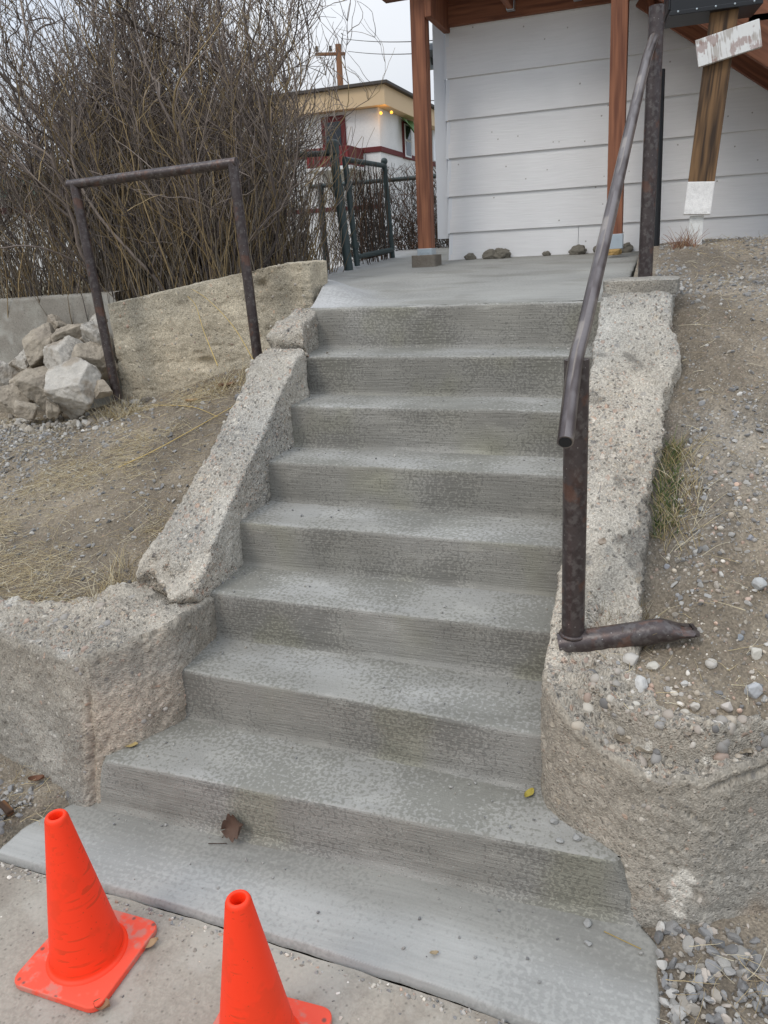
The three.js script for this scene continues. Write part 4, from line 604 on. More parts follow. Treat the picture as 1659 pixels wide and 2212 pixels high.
// ------------------------------------------------------------------ far things
const tStucco = makeTex(256, 2, (u, v) => { const n = pfbm(u, v, 6, 1203, 4), f = pnoise(u * 128, v * 128, 128, 1209); const k = 0.66 * (1 + 0.07 * n + 0.05 * f); return [k, k * 0.995, k * 0.985, 0.5 + 0.3 * f]; });
const stucco = mat(tStucco, 0.004), tan = new THREE.MeshStandardMaterial({ color: 0xcbb290, roughness: 0.85 }), maroon = new THREE.MeshStandardMaterial({ color: 0x5a2020, roughness: 0.8 }), roofM = new THREE.MeshStandardMaterial({ color: 0x4a4542, roughness: 0.9 }), glassM = new THREE.MeshStandardMaterial({ color: 0x20262c, roughness: 0.08 });
{
  const X = -5.28, Z = -17.3, t = thing('neighbour_house', 'white stucco house with tan roof band and maroon trim beyond the gate', 'house', [X, 1.2, Z]);
  const bx = (name, w, h, d, x, y, z, m, par) => { const q = mesh(name, box(w, h, d, 0.01), m, par || t); q.position.set(x, y, z); return q; };
  bx('wall', 9, 3.55, 8, -4.5, 1.775, -4, stucco); bx('roof_band', 9.5, 0.42, 8.5, -4.5, 3.76, -4, tan); bx('roof', 9.7, 0.07, 8.7, -4.5, 4.005, -4, roofM);
  bx('trim_band', 0.04, 0.12, 8.04, 0.012, 2.66, -4, maroon); bx('trim_band', 9.0, 0.12, 0.04, -4.5, 2.66, 0.012, maroon); bx('trim_band', 9.0, 0.1, 0.04, -4.5, 1.4, 0.012, maroon);
  const wa = atX(866, 300, X), wb = atX(887, 300, X), wz = (wa.z + wb.z) / 2 - Z; const w = bx('window', 0.06, 0.86, 0.62, 0.02, 3.02, wz, maroon); bx('frame', 0.05, 0.78, 0.5, 0.02, 0, 0, M.trim, w); bx('pane', 0.05, 0.33, 0.4, 0.026, 0.19, 0, glassM, w); bx('pane', 0.05, 0.33, 0.4, 0.026, -0.19, 0, glassM, w);
  // green fabric awning hanging loose
  const aw = surf(16, 12, (u, v) => V(0.05 + 0.38 * v + 0.05 * Math.sin(u * 9 + v * 3), 3.52 - 0.42 * v - 0.22 * v * u * u, wz + lerp(0.55, -0.45, u)), null, null); mesh('awning', aw, new THREE.MeshStandardMaterial({ color: 0x4d6b35, roughness: 0.6, side: THREE.DoubleSide }), t);
  for (let k = 0; k < 9; k++) bx('clapboard', 0.03, 0.12, 3.4, 0.016, 2.8 + k * 0.1, -6.2, M.trim);
  const fw = atZ(722, 290, Z); const q = bx('window', 0.62, 0.78, 0.06, fw.x - X, fw.y - 1.2, 0.02, maroon); bx('pane', 0.4, 0.52, 0.05, 0, 0, 0.02, glassM, q);
  const bc = atZ(762, 345, Z); const rail = bx('balcony', 1.1, 0.42, 0.9, bc.x - X - 0.25, bc.y - 1.2, 0.5, maroon); bx('balcony_slab', 1.2, 0.08, 1.0, 0, -0.25, 0, stucco, rail); for (let k = 0; k < 8; k++) bx('slat', 0.05, 0.40, 0.03, -0.49 + k * 0.14, 0, 0.46, new THREE.MeshStandardMaterial({ color: 0x762c2c, roughness: 0.8 }), rail);
  // lit twin floodlight under the roof edge
  const fl = mesh('floodlight', new THREE.SphereGeometry(0.036, 14, 10), new THREE.MeshStandardMaterial({ color: 0xffd070, emissive: 0xffb030, emissiveIntensity: 1.1 }), t); fl.position.set(0.10, 3.40, 0.14); const f2 = mesh('floodlight', new THREE.SphereGeometry(0.036, 14, 10), fl.material, t); f2.position.set(0.30, 3.42, -0.05);
  const pl = new THREE.PointLight(0xffb648, 0.2); pl.position.set(0.25, 3.32, 0.22); pl.castShadow = true; t.add(pl);
}
{
  const p = atZ(736, 190, -34), tp = atZ(735, 95, -34), t = thing('utility_pole', 'brown wooden utility pole with crossarm behind the neighbour house', 'pole', [p.x, 1.2, -34]);
  const wood = new THREE.MeshStandardMaterial({ color: 0x8a6146, roughness: 0.9 }), H = tp.y - 1.2; mesh('shaft', tubeGeo(line(V(0, 0, 0), V(0, H, 0), 8), 0.13, 12), wood, t);
  const c = mesh('crossarm', box(1.3, 0.12, 0.12, 0.01), wood, t); c.position.set(-0.35, H - 0.35, 0.1); c.rotation.y = 0.5; for (const s of [-1.1, -0.5]) { const i = mesh('insulator', new THREE.CylinderGeometry(0.06, 0.07, 0.2, 10), roofM, t); i.position.set(0.2 + s * Math.cos(0.5), H - 0.2, 0.1 - s * Math.sin(0.5)); }
}
[[[800, 78, 943, 66], 'upper'], [[810, 105, 943, 92], 'middle'], [[860, 203, 990, 196], 'lower']].forEach(([q, w]) => { const a = atZ(q[0], q[1], -34), b = atZ(q[2], q[3], -22), d = b.clone().sub(a); const p0 = a.clone().addScaledVector(d, -0.9), p1 = b.clone().addScaledVector(d, 1.2); const pts = line(p0, p1, 24).map((p, i) => p.add(V(0, -0.25 * Math.sin(i / 24 * Math.PI), 0))); tag(mesh('overhead_wire', tubeGeo(pts, 0.014, 6, false), roofM), w + ' overhead wire crossing the sky beside the red porch post', 'wire'); });
{ // eave of the building behind, with house number
  const z = -7, t = thing('rear_building', 'grey eave with black house number showing behind the house corner', 'building', [0, 0, 0]);
  const a = atZ(921, 150, z); const wl = mesh('wall', box(4, 3.2, 3, 0.01), stucco, t); wl.position.set(a.x + 2.42, 1.75, z - 1.7);
  const fb = mesh('fascia', box(3.2, 0.24, 0.05, 0.01), new THREE.MeshStandardMaterial({ color: 0x8f9698, roughness: 0.8 }), t); fb.position.set(a.x + 1.58, atZ(930, 122, z).y, z); 
  const rf = mesh('roof', box(3.4, 0.06, 3.4, 0.01), new THREE.MeshStandardMaterial({ color: 0x5b6168, roughness: 0.9 }), t); rf.position.set(a.x + 1.65, atZ(930, 122, z).y + 0.2, z - 1.4); rf.rotation.z = 0.12;
  const n1 = mesh('number_one', box(0.028, 0.13, 0.02, 0.004), M.black, fb); n1.position.set(-1.5, -0.02, 0.03); const fl = mesh('number_one', box(0.028, 0.02, 0.02, 0.003), M.black, fb); fl.position.set(-1.518, 0.034, 0.03); fl.rotation.z = 0.5;
  const zero = mesh('number_zero', new THREE.TorusGeometry(0.045, 0.013, 8, 20), M.black, fb); zero.scale.y = 1.45; zero.position.set(-1.405, -0.02, 0.032);
}
{ // low building glimpsed through the shrub on the far side
  const z = -16, t = thing('distant_house', 'low white house with green roof glimpsed through the shrub', 'house', [-17.5, 1.2, z]); const w = mesh('wall', box(9, 2.2, 6, 0.01), stucco, t); w.position.set(0, 1.1, -3); const rf = mesh('roof', box(9.8, 0.5, 6.8, 0.05), new THREE.MeshStandardMaterial({ color: 0x52635a, roughness: 0.9 }), t); rf.position.set(0, 2.42, -3); const b = mesh('trim_band', box(9.1, 0.16, 0.05, 0.01), maroon, t); b.position.set(0, 1.9, 0.03);
}

// ------------------------------------------------------------------ rubble heap
{
  const spots = [ // px, py (centre), z, radius, stretch x,y,z, tone
    [150, 845, -1.55, 0.135, 1.05, 0.98, 0.9, 1.15, 'large pale broken concrete lump at the front of the rubble heap'],
    [88, 840, -1.66, 0.115, 0.95, 1.15, 0.9, 0.92, 'rounded brown concrete lump with a rough face in the rubble heap'],
    [145, 790, -1.78, 0.135, 1.15, 0.8, 0.9, 1.15, 'white chalky slab leaning on the middle of the rubble heap'],
    [100, 752, -1.88, 0.12, 0.8, 1.15, 0.8, 0.85, 'upright brown concrete slab at the back of the rubble heap'],
    [165, 722, -1.92, 0.085, 1.25, 0.75, 0.8, 0.85, 'small tan concrete chunk on top of the rubble heap'],
    [212, 735, -1.86, 0.10, 0.9, 1.1, 0.8, 1.2, 'whitish concrete chunk beside the railing post in the rubble heap'],
    [205, 785, -1.74, 0.105, 1.0, 0.9, 0.8, 0.9, 'grey brown chunk wedged between pale lumps in the rubble heap'],
    [48, 782, -1.86, 0.075, 1, 0.9, 0.9, 1.05, 'small grey chunk leaning on the smooth grey wall'],
    [25, 865, -1.62, 0.085, 1.1, 0.9, 0.9, 0.8, 'dull brown concrete chunk at the outer foot of the rubble heap'],
    [70, 815, -1.85, 0.10, 1.1, 0.8, 0.9, 0.75, 'dark shadowed chunk half buried in the rubble heap'],
    [222, 842, -1.58, 0.045, 1.1, 0.9, 0.9, 0.95, 'fist sized concrete piece at the foot of the railing post'],
    [212, 695, -1.96, 0.06, 0.9, 1.1, 0.9, 1.15, 'small white chunk topmost by the end of the old wall'],
    [180, 760, -1.95, 0.10, 1, 1, 0.9, 0.8, 'brown chunk buried at the core of the rubble heap'],
    [120, 700, -2.02, 0.06, 1, 0.8, 0.9, 0.8, 'small brown chunk lying on top of the upright slab'],
  ];
  spots.push([12, 812, -1.84, 0.09, 1, 0.9, 0.9, 1.1, 'pale chunk resting against the smooth grey wall above the dull brown one'], [60, 885, -1.5, 0.05, 1.2, 0.8, 0.9, 1, 'small flat chunk at the front foot of the rubble heap'], [110, 885, -1.46, 0.035, 1.2, 0.8, 0.9, 0.9, 'small brown chunk before the large pale lump']);
  spots.forEach(([px, py, z, s, sx, sy, sz, k, lab], i) => { s *= 1.16;
    const g = rockGeo(500 + i * 17, 26, 13, 0.10, 0.5); g.scale(s * sx, s * sy, s * sz); const off = i * 0.7; const p = g.attributes.position, n = g.attributes.normal;
    for (let q = 0; q < p.count; q++) { const d = 0.75 * oldConcrete(p.getX(q) + off, p.getY(q), p.getZ(q)); p.setXYZ(q, p.getX(q) + n.getX(q) * d, p.getY(q) + n.getY(q) * d, p.getZ(q) + n.getZ(q) * d); } g.computeVertexNormals();
    const w = k > 1 ? [0.56, 0.53, 0.48] : [0.44, 0.385, 0.31]; tint(g, (x, y, zz) => mul(mix3(w, [0.38, 0.33, 0.27], smooth(0, 0.3, fbm(x * 9 + off, y * 9, zz * 9, 3))), 0.95 + 0.3 * fbm(x * 20, y * 20, zz * 20, 3)));
    const m = mesh('concrete_chunk', boxUV(g), M.stone); m.position.copy(atZ(px, py, z)); m.rotation.set(i * 0.7, i * 1.3, 0.3 * Math.sin(i)); tag(m, lab, 'rubble');
  });
}

// ------------------------------------------------------------------ cones
const conePlastic = mat({ map: tPlast.map, bumpMap: tPlast.bumpMap }, 0.0004, { color: new THREE.Color().setRGB(0.98, 0.042, 0.004), roughness: 0.58 }), coneBase = mat(tDust, 0.0008, { roughness: 0.75 });
function cone(x, z, ry, label) {
  const t = thing('traffic_cone', label, 'traffic cone', [x, -0.011, z], ry, 'orange cones on the pavement');
  const s = new THREE.Shape(), h = 0.122, r = 0.03; s.moveTo(-h + r, -h); s.lineTo(h - r, -h); s.quadraticCurveTo(h, -h, h, -h + r); s.lineTo(h, h - r); s.quadraticCurveTo(h, h, h - r, h); s.lineTo(-h + r, h); s.quadraticCurveTo(-h, h, -h, h - r); s.lineTo(-h, -h + r); s.quadraticCurveTo(-h, -h, -h + r, -h);
  const hole = new THREE.Path(); hole.absarc(0, 0, 0.075, 0, Math.PI * 2, true); s.holes.push(hole);
  const g = new THREE.ExtrudeGeometry(s, { depth: 0.010, bevelEnabled: true, bevelSize: 0.004, bevelThickness: 0.004, bevelSegments: 3, curveSegments: 20 }); g.rotateX(-Math.PI / 2); g.translate(0, 0.004, 0); mesh('base_plate', boxUV(g, false, x * 3, z * 3), coneBase, t);
  const pts = [[0.098, 0.016], [0.094, 0.021], [0.0885, 0.026], [0.086, 0.035], [0.084, 0.045], [0.054, 0.24], [0.0285, 0.405], [0.0265, 0.418], [0.0235, 0.427], [0.019, 0.430], [0.0155, 0.428], [0.0142, 0.42], [0.014, 0.40], [0.02, 0.36], [0.05, 0.20], [0.078, 0.02]].map(([a, b]) => new THREE.Vector2(a, b));
  const l = new THREE.LatheGeometry(new THREE.SplineCurve(pts).getPoints(90), 64); const uv = l.attributes.uv, p = l.attributes.position; for (let i = 0; i < uv.count; i++) uv.setXY(i, uv.getX(i) * 0.4 + x, p.getY(i) + z * 1.7); mesh('cone_body', l, conePlastic, t); return t;
}
cone(0.180, 0.478, 0.01, 'orange traffic cone with its whole dusty base plate in view on the pavement');
cone(0.706, 0.565, 0.04, 'orange traffic cone beside the first, farther from the gravel under the left wall');

// ------------------------------------------------------------------ loose stones, gravel, straw, leaves
const gravGeos = [11, 12, 13, 14, 15, 16].map((s) => { let g = rockGeo(s * 7, 2, 12, 0.03, 0.42).toNonIndexed(); g.computeVertexNormals(); return g; });
const GREY = [[0.29, 0.28, 0.265], [0.23, 0.225, 0.22], [0.34, 0.325, 0.30], [0.19, 0.185, 0.18], [0.29, 0.26, 0.22], [0.42, 0.40, 0.365]];
function scatter(name, label, category, n, seed, pick, cols, geos, m) {
  const r = rng(seed), list = []; let tr = 0; while (list.length < n && tr++ < n * 30) { const q = pick(r); if (q) list.push(q); }
  const root = new THREE.Group(); root.name = numbered(name); scene.add(root); stuff(root, label, category);
  geos.forEach((g, k) => {
    const L = list.filter((_, i) => i % geos.length === k), im = new THREE.InstancedMesh(g, m, L.length), o = new THREE.Object3D(), c = new THREE.Color(); im.name = category.replace(/ /g, '_') + '_layer'; im.userData.kind = 'stuff';
    L.forEach((q, i) => { o.position.set(...q.p); o.rotation.set(...q.r); o.scale.set(...q.s); o.updateMatrix(); im.setMatrixAt(i, o.matrix); const a = cols[Math.floor(r() * cols.length)], f = 0.75 + 0.5 * r(); c.setRGB(a[0] * f, a[1] * f, a[2] * f); im.setColorAt(i, c); }); im.castShadow = im.receiveShadow = true; root.add(im);
  });
}
const rr = (r) => [r() * 6.28, r() * 6.28, r() * 6.28];
const st = (r, a, b, pw_ = 2.5) => { const s = lerp(a, b, Math.pow(r(), pw_)); return [s * (0.8 + 0.5 * r()), s * (0.6 + 0.3 * r()), s * (0.8 + 0.4 * r())]; };
scatter('gravel', 'grey gravel scattered over the dirt slope beside the long handrail', 'gravel', 30000, 21, (r) => { const x = 1.36 + 3.4 * r() ** 1.3, z = -0.15 - 3.8 * r(); const d = fbm(x * 1.6, 8, z * 1.1, 4) + 0.35 * smooth(1.6, 2.1, x) - 0.05 - 0.25 * smooth(-0.9, -0.3, z); if (x < 1.49 && z > -1.95) return null; if (r() > 0.14 + 1.0 * smooth(-0.2, 0.2, d)) return null; const s = st(r, 0.0022, 0.0115, 3); return { p: [x, rightH(x, z) + s[1] * 0.1, z], r: rr(r), s }; }, GREY, gravGeos, M.gravel);
scatter('gravel', 'small pebbles and grit in the dirt above the rounded retaining wall', 'gravel', 2600, 22, (r) => { const x = 1.3 + 1.6 * r(), z = pw(edgeR, x) - 0.9 * r(); if (x < 1.46 && z < -0.42) return null; const s = st(r, 0.0015, 0.008, 3); return { p: [x, rightH(x, z) + s[1] * 0.3, z], r: rr(r), s }; }, PEB, pebGeos, M.gravel);
scatter('gravel', 'grey gravel strewn over the dirt slope below the rubble heap', 'gravel', 8000, 23, (r) => { const x = -0.28 - 2.6 * r(), z = pw(edgeL, x) - 1.6 * r(); if (z < -1.82) return null; const pile = Math.exp(-((x + 1.75) ** 2 * 5 + (z + 1.3) ** 2 * 8)); if (r() > 0.10 + 1.2 * pile) return null; const s = st(r, 0.0022, 0.012, 3); return { p: [x, leftH(x, z) + s[1] * 0.3, z], r: rr(r), s }; }, GREY, gravGeos, M.gravel);
scatter('gravel', 'gravel bed at the foot of the rounded retaining wall', 'gravel', 3000, 24, (r) => { const x = 1.50 + 0.9 * r(), z = -0.1 + 0.62 * r(); const s = st(r, 0.003, 0.02, 2.5); return { p: [x, 0.008 + s[1] * 0.4, z], r: rr(r), s }; }, GREY.concat([[0.42, 0.37, 0.32]]), gravGeos, M.gravel);
scatter('gravel', 'gravel and grit at the foot of the brown grey retaining wall', 'gravel', 1100, 25, (r) => { const x = -0.2 - 1.0 * r(), z = -0.06 + 0.30 * r(); if (z > 0.05 && x > -0.34) return null; const s = st(r, 0.003, 0.015); return { p: [x, 0.022 + s[1] * 0.3, z], r: rr(r), s }; }, GREY, gravGeos, M.gravel);
scatter('grit', 'crumbs of stone on the new steps and apron', 'grit', 420, 26, (r) => { const i = 1 + Math.floor(r() * 8); let x = 1.18 * (r() < 0.5 ? r() * r() * 0.5 : 1 - r() * r() * 0.6), y, z; if (i === 8) { x = -0.1 + 1.6 * r(); z = 0.04 + 0.22 * r() ** 2; y = 0.002; } else { z = lerp(SZL[i - 1], SZL[i], 0.1 + 0.75 * r() ** 2) + 0.03; y = SY[i] + 0.003; if (z > SZL[i] - 0.02) return null; } const s = st(r, 0.0015, 0.0055); return { p: [x, y + s[1] * 0.4, z], r: rr(r), s }; }, GREY, gravGeos, M.gravel);
scatter('grit', 'grit and crumbs along the joint between apron and old pavement', 'grit', 700, 27, (r) => { const x = -0.3 + 1.9 * r(); const near = r() < 0.6; const z = 0.30 + 0.03 * clamp(x, 0, 1.3) + (near ? 0.03 * r() : 0.5 * r() * r()); const s = st(r, 0.0015, 0.007); return { p: [x, -0.014 + s[1] * 0.4, z], r: rr(r), s }; }, GREY.concat(PEB), gravGeos, M.gravel);
scatter('rubble_chips', 'small chips and dust of broken concrete around the rubble heap', 'chips', 420, 28, (r) => { const x = -2.15 + 1.0 * r(), z = -1.45 - 0.4 * r(); const s = st(r, 0.006, 0.028, 2.2); return { p: [x, leftH(x, z) + s[1] * 0.3, z], r: rr(r), s }; }, [[0.50, 0.47, 0.42], [0.40, 0.36, 0.30], [0.56, 0.54, 0.50], [0.33, 0.29, 0.24]], gravGeos, M.gravel);
// straw blades
const strawGeos = [1, 2, 3, 4].map((k) => { const r = rng(k * 91), pts = []; let d = V(1, 0.06, 0), p = V(-0.5, 0, 0); for (let i = 0; i < 7; i++) { pts.push(p.clone()); d.y += (r() - 0.5) * 0.35 - (i > 2 ? 0.06 : 0); d.z += (r() - 0.5) * 0.5; d.normalize(); p = p.addScaledVector(d, 1 / 6); } return tubeGeo(pts, (q) => 0.011 * (1 - 0.6 * q), 3, false); });
const STRAW = [[0.52, 0.42, 0.24], [0.60, 0.51, 0.33], [0.40, 0.31, 0.17], [0.30, 0.23, 0.14], [0.62, 0.55, 0.40]];
const strawMat = new THREE.MeshStandardMaterial({ roughness: 0.85 });
scatter('straw', 'dry yellow straw lying on the dirt slope below the old wall', 'straw', 6500, 31, (r) => { const x = -0.27 - 2.2 * r(), z = pw(edgeL, x) - 1.6 * r(); if (z < -1.8) return null; const d = fbm(x * 2.1 + 4, 3, z * 2.6, 3) + 0.25 * smooth(-0.9, -0.3, z) - 0.7 * Math.exp(-((x + 1.75) ** 2 * 5 + (z + 1.3) ** 2 * 8)); if (r() > 0.12 + 1.1 * smooth(0.0, 0.4, d)) return null; const l = 0.05 + 0.13 * r() * r(); return { p: [x, leftH(x, z) + 0.005, z], r: [(r() - 0.5) * 0.3, r() * 6.28, 0.22 * (r() - 0.3) + 0.06], s: [l, l, l].map((v, i) => i ? 0.075 * (0.7 + 0.6 * r()) : v) }; }, STRAW, strawGeos, strawMat);
scatter('straw', 'dry grass stems scattered on the dirt beside the long handrail', 'straw', 1500, 32, (r) => { const x = 1.3 + 2.2 * r(), z = -0.15 - 3.4 * r() ** 1.4; if (x < 1.5 && z < -0.5 || z > pw(edgeR, x)) return null; const l = 0.03 + 0.1 * r() * r(); return { p: [x, rightH(x, z) + 0.005, z], r: [(r() - 0.5) * 0.5, r() * 6.28, 0.3 * (r() - 0.3)], s: [l, 0.09, 0.09] }; }, STRAW, strawGeos, strawMat);
scatter('straw', 'litter of dry stems on the gravel at the wall feet', 'straw', 260, 33, (r) => { const L = r() < 0.5, x = L ? -0.25 - 0.9 * r() : 1.55 + 0.6 * r(), z = L ? -0.05 + 0.25 * r() : 0.05 + 0.4 * r(); const l = 0.03 + 0.09 * r(); return { p: [x, 0.035, z], r: [(r() - 0.5) * 0.6, r() * 6.28, 0.3 * (r() - 0.3)], s: [l, 0.09, 0.09] }; }, STRAW, strawGeos, strawMat);
// upright tufts
function tuft(name, label, cx, cz, H, n, rad, len, cols, seed) { const a = new Acc(), r = rng(seed); for (let k = 0; k < n; k++) { const x = cx + rad[0] * (r() - 0.5) * 2, z = cz + rad[1] * (r() - 0.5) * 2; let p = V(x, H(x, z) - 0.01, z), d = V((r() - 0.5) * 1.3, 1, (r() - 0.5) * 1.3).normalize(); const pts = [p.clone()], l = len * (0.4 + 0.8 * r()); for (let s = 0; s < 5; s++) { d.y -= 0.22 * r(); d.x += 0.2 * (r() - 0.5); d.normalize(); p = p.clone().addScaledVector(d, l / 5); p.y = Math.max(p.y, H(p.x, p.z) + 0.004); pts.push(p); } const c = cols[Math.floor(r() * cols.length)]; a.tube(pts, (q) => 0.0016 * (1 - 0.7 * q), 3, mul(c, 0.8 + 0.4 * r())); } tag(mesh(name, a.geo(), twigMat), label, 'grass'); }
const GRN = [[0.07, 0.12, 0.03], [0.10, 0.14, 0.04], [0.30, 0.25, 0.11], [0.42, 0.34, 0.17]];
tuft('grass_tuft', 'green and yellow grass growing along the outer edge of the unbroken side wall', 1.46, -0.95, rightH, 300, [0.035, 0.17], 0.075, GRN, 41);
tuft('grass_tuft', 'dry pale grass clump beside the unbroken side wall', 1.50, -0.9, rightH, 150, [0.06, 0.2], 0.10, STRAW, 42);
tuft('grass_tuft', 'dry straw clump where the old wall meets the broken side wall', -0.5, -1.66, leftH, 150, [0.16, 0.09], 0.12, STRAW, 43);
tuft('grass_tuft', 'dry straw clump at the lower crack of the broken side wall', -0.36, -0.42, leftH, 130, [0.06, 0.12], 0.10, STRAW, 44);
tuft('grass_tuft', 'brown dead grass at the foot of the left railing post', -1.18, -1.6, leftH, 140, [0.1, 0.07], 0.12, STRAW, 45);
tuft('weed', 'small reddish dry weed at the foot of the mailbox post', 1.48, -3.02, rightH, 90, [0.06, 0.05], 0.11, [[0.30, 0.13, 0.07], [0.36, 0.24, 0.14], [0.22, 0.10, 0.06]], 46);
tuft('grass_tuft', 'brown dead grass behind the steel base pipe', 1.36, -0.47, rightH, 200, [0.08, 0.06], 0.10, STRAW.map((c) => mul(c, 0.6)), 47);
// long bent straws leaning before the old wall
[[[470, 790], [440, 715], [420, 655], [405, 640]], [[560, 800], [500, 700], [440, 640], [415, 625]], [[255, 1010], [330, 975], [430, 920], [520, 868]], [[330, 875], [420, 880], [470, 900]]].forEach((q, i) => { const zz = i < 2 ? [-1.60, -1.74, -1.80, -1.80] : null; const pts = q.map(([px, py], k) => zz ? atZ(px, py, zz[k]) : (() => { let lo = -1.9, hi = -0.1; for (let s = 0; s < 30; s++) { const m = (lo + hi) / 2, P = atZ(px, py, m); (P.y > leftH(P.x, P.z) + 0.01) ? hi = m : lo = m; } return atZ(px, py, lo); })()); tag(mesh('straw_stem', tubeGeo(curve(pts, 20), (w) => 0.0028 * (1 - 0.5 * w), 5, false), new THREE.MeshStandardMaterial({ color: 0xbfa66a, roughness: 0.8 })), ['long dry stem leaning on the old wall below its chipped hole', 'long dry stem reaching over the top of the old wall', 'long bent stem lying across the dirt slope', 'short dry stem lying at the foot of the old wall'][i], 'stem'); });
// single stones that can be told apart
const groundHit = (px, py, H) => { let lo = -4, hi = 0.3; for (let s = 0; s < 40; s++) { const m = (lo + hi) / 2, P = atZ(px, py, m); (P.y > H(P.x, P.z)) ? hi = m : lo = m; } return atZ(px, py, (lo + hi) / 2); };
[[1363, 1432, 0.030, [0.60, 0.56, 0.50]], [1381, 1487, 0.032, [0.64, 0.62, 0.58]], [1335, 1436, 0.014, [0.36, 0.36, 0.35]], [1410, 1445, 0.022, [0.62, 0.58, 0.50]], [1536, 1436, 0.02, [0.6, 0.56, 0.5]], [1625, 1498, 0.032, [0.50, 0.50, 0.50]], [1632, 1416, 0.026, [0.62, 0.58, 0.5]], [1333, 1256, 0.020, [0.62, 0.52, 0.42]], [1640, 1268, 0.028, [0.52, 0.52, 0.50]], [1400, 1475, 0.012, [0.5, 0.48, 0.44]], [1478, 1480, 0.014, [0.6, 0.58, 0.54]], [1418, 1340, 0.016, [0.55, 0.54, 0.5]], [1440, 1225, 0.012, [0.4, 0.4, 0.42]], [1470, 1085, 0.016, [0.5, 0.48, 0.48]], [1620, 1165, 0.014, [0.35, 0.35, 0.37]], [1600, 1380, 0.014, [0.3, 0.32, 0.34]], [1375, 1530, 0.018, [0.62, 0.58, 0.5]], [1500, 1530, 0.018, [0.6, 0.55, 0.48]], [1570, 1530, 0.02, [0.58, 0.52, 0.46]]].forEach(([px, py, s, c], i) => { const p = groundHit(px, py, rightH); const m = mesh('loose_stone', rockGeo(700 + i, 8, i % 4 ? 12 : 4, 0.14), new THREE.MeshStandardMaterial({ color: new THREE.Color().setRGB(...c), roughness: 0.85 })); s *= 0.72; m.scale.set(s, s * 0.8, s * 0.9); m.position.copy(p); m.position.y += s * 0.35; m.material.color.multiplyScalar(0.8); m.rotation.set(i, i * 2, i * 3); tag(m, 'pale loose stone lying on the dirt near the steel base pipe', 'stone', 'loose stones on the dirt above the rounded wall'); });
[[1268, 1997, 0.012], [1270, 2040, 0.009], [1440, 1775, 0.014], [1196, 1778, 0.012], [1246, 1812, 0.012], [1210, 1818, 0.010]].forEach(([px, py, s], i) => { const y = py > 1900 ? 0 : 0.169, p = atY(px, py, y); const m = mesh('loose_stone', rockGeo(760 + i, 6, 8, 0.1), new THREE.MeshStandardMaterial({ color: new THREE.Color().setRGB(0.30, 0.295, 0.28), roughness: 0.9 })); s *= 0.8; m.scale.set(s, s * 0.7, s * 1.2); m.rotation.y = i * 1.7; m.position.copy(p); m.position.y = y + s * 0.5; tag(m, 'small grey stone lying on the new concrete of the lowest step and apron', 'stone', 'stones on the new concrete'); });
// mud lumps along the foot of the siding
[[1016, 556, 0.035], [1060, 552, 0.05], [1085, 550, 0.055], [1180, 547, 0.025], [1248, 541, 0.05], [1298, 537, 0.045], [1345, 531, 0.055]].forEach(([px, py, s], i) => { const z = HW + 0.05, x = atZ(px, py, z).x; const g = rockGeo(800 + i * 3, 10, 3, 0.35); const m = mesh('mud_lump', g, new THREE.MeshStandardMaterial({ color: new THREE.Color().setRGB(0.17, 0.155, 0.125), roughness: 1 })); m.scale.set(s, s * 0.7, s * 0.8); m.position.set(x, landY(z) + s * 0.4, z + 0.01 * i % 0.03); tag(m, 'clod of grey brown mud lying along the foot of the siding', 'mud', 'mud clods along the siding'); });
{ const m = mesh('foam_blob', rockGeo(860, 10, 3, 0.4), new THREE.MeshStandardMaterial({ color: new THREE.Color().setRGB(0.55, 0.36, 0.14), roughness: 0.9 })); m.scale.set(0.05, 0.032, 0.04); m.position.set(atZ(1322, 536, HW + 0.2).x, landY(HW + 0.2) + 0.015, HW + 0.2); tag(m, 'yellow foam blob at the foot of the second porch post', 'foam'); }
// leaves
function leaf(kind, px, py, y, len, wid, col, ry, curl, label) {
  const g = surf(14, 10, (u, v) => { const s = (u - 0.5) * 2, w = Math.pow(Math.sin(Math.PI * clamp(u * 0.98 + 0.01)), 0.8) * (kind === 'lobed' ? 0.75 + 0.35 * Math.abs(Math.sin(u * 11)) : 1); const q = (v - 0.5) * 2; return V(s * len / 2, curl * (q * q * wid * 0.5 + s * s * len * 0.18) + 0.0008 * Math.sin(u * 9 + v * 5), q * w * wid / 2); }, null, null); const m = mesh('fallen_leaf', g, new THREE.MeshStandardMaterial({ color: new THREE.Color().setRGB(...col), roughness: 0.8, side: THREE.DoubleSide })); const p = atY(px, py, y); m.position.set(p.x, y + 0.005, p.z); m.rotation.y = ry; tag(m, label, 'leaf'); return m;
}
leaf('plain', 282, 1612, 0.171, 0.05, 0.03, [0.36, 0.27, 0.11], 0.3, 0.2, 'yellow leaf lying flat on the lowest step beside the left wall');
leaf('plain', 1143, 1718, 0.172, 0.045, 0.022, [0.40, 0.32, 0.06], 1.2, 0.3, 'small yellow green leaf on the lowest step against the rounded wall');
{ const m = leaf('lobed', 512, 1800, 0.02, 0.075, 0.075, [0.105, 0.062, 0.042], 0.6, 0.5, 'curled brown dead leaf leaning on the lowest riser'); m.rotation.set(1.0, 0.4, 0.3); m.position.y += 0.02; const s = mesh('leaf_stem', tubeGeo(curve([V(-0.03, 0, 0), V(-0.06, 0.002, 0.02), V(-0.09, -0.01, 0.03)], 8), 0.0012, 4, false), m.material, m); }
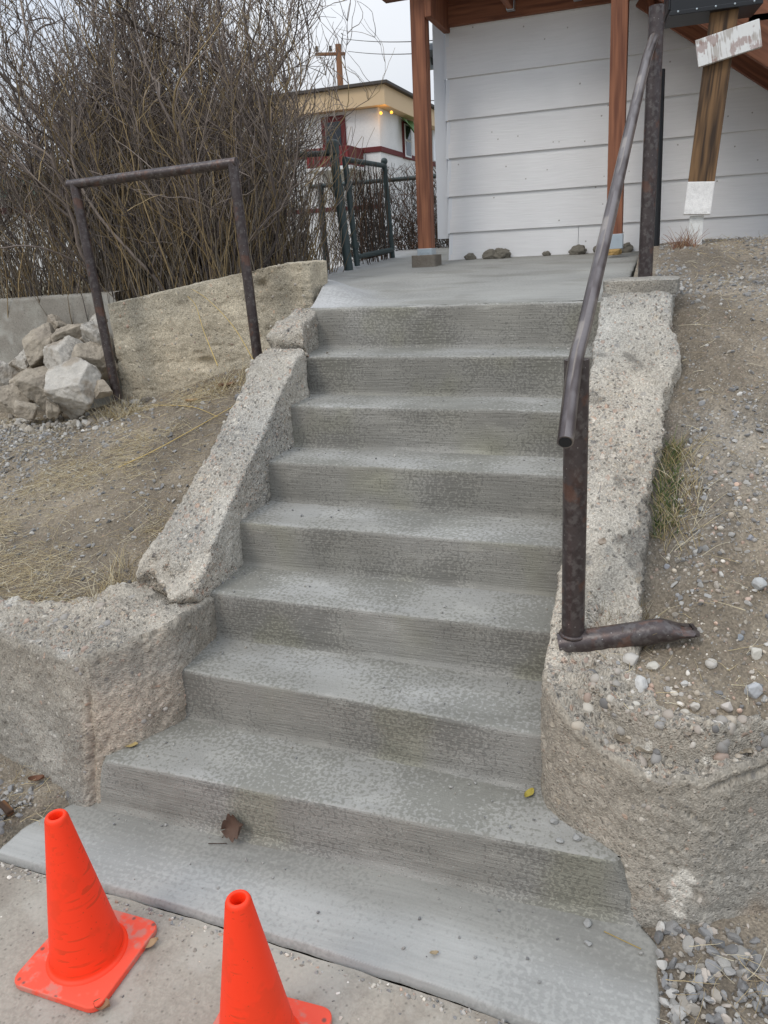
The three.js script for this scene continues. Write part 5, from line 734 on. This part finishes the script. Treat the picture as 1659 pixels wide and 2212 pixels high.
leaf('plain', 80, 1688, 0.04, 0.05, 0.03, [0.14, 0.06, 0.03], 0.5, 0.6, 'dark brown leaf in the gravel under the left wall'); leaf('plain', 322, 2045, -0.008, 0.05, 0.025, [0.36, 0.24, 0.13], 0.9, 0.4, 'tan leaf poking from under the corner of the cone base'); leaf('plain', 222, 2178, -0.008, 0.04, 0.03, [0.26, 0.15, 0.08], 0.2, 0.6, 'brown curled leaf at the front corner of the cone base');
leaf('plain', 938, 2062, 0.002, 0.022, 0.012, [0.30, 0.23, 0.14], 0.4, 0.3, 'tiny tan leaf scrap on the new apron'); leaf('lobed', 415, 870, groundHit(415, 870, leftH).y, 0.06, 0.05, [0.42, 0.27, 0.14], 0.4, 0.4, 'tan dead leaf on the dirt below the old wall'); leaf('lobed', 490, 838, groundHit(490, 838, leftH).y, 0.09, 0.06, [0.26, 0.15, 0.09], 0.8, 0.5, 'brown dead leaf in the straw beside the broken side wall');
leaf('plain', 1300, 1178, 0.75, 0.05, 0.025, [0.32, 0.26, 0.20], 1.4, 0.5, 'papery grey leaf lying on top of the unbroken side wall');
{ const a = atY(1305, 2012, 0.004), b = atY(1385, 2050, 0.004); tag(mesh('dry_twig', tubeGeo(curve([a, a.clone().lerp(b, 0.5).add(V(0, 0.004, 0.004)), b], 10), 0.0014, 5, false), new THREE.MeshStandardMaterial({ color: 0x9a8450, roughness: 0.9 })), 'thin straw twig lying on the new apron', 'twig'); }
{ const a = atY(450, 1822, 0.004), b = atY(490, 1822, 0.01); tag(mesh('dry_twig', tubeGeo(line(a, b, 3), 0.0013, 5, false), new THREE.MeshStandardMaterial({ color: 0x3a2a20, roughness: 0.9 })), 'short dark twig on the apron beside the curled leaf', 'twig'); }
{ const p = atY(14, 1748, 0.03); const m = mesh('wood_chip', box(0.07, 0.018, 0.022, 0.004, true), mat(tOld, 0.002, { color: 0xffe0b8 })); m.position.set(p.x, 0.034, p.z); m.rotation.y = -0.4; tag(m, 'pale wood chip in the gravel beside the left wall', 'wood chip'); }

renderer.render(scene, camera);
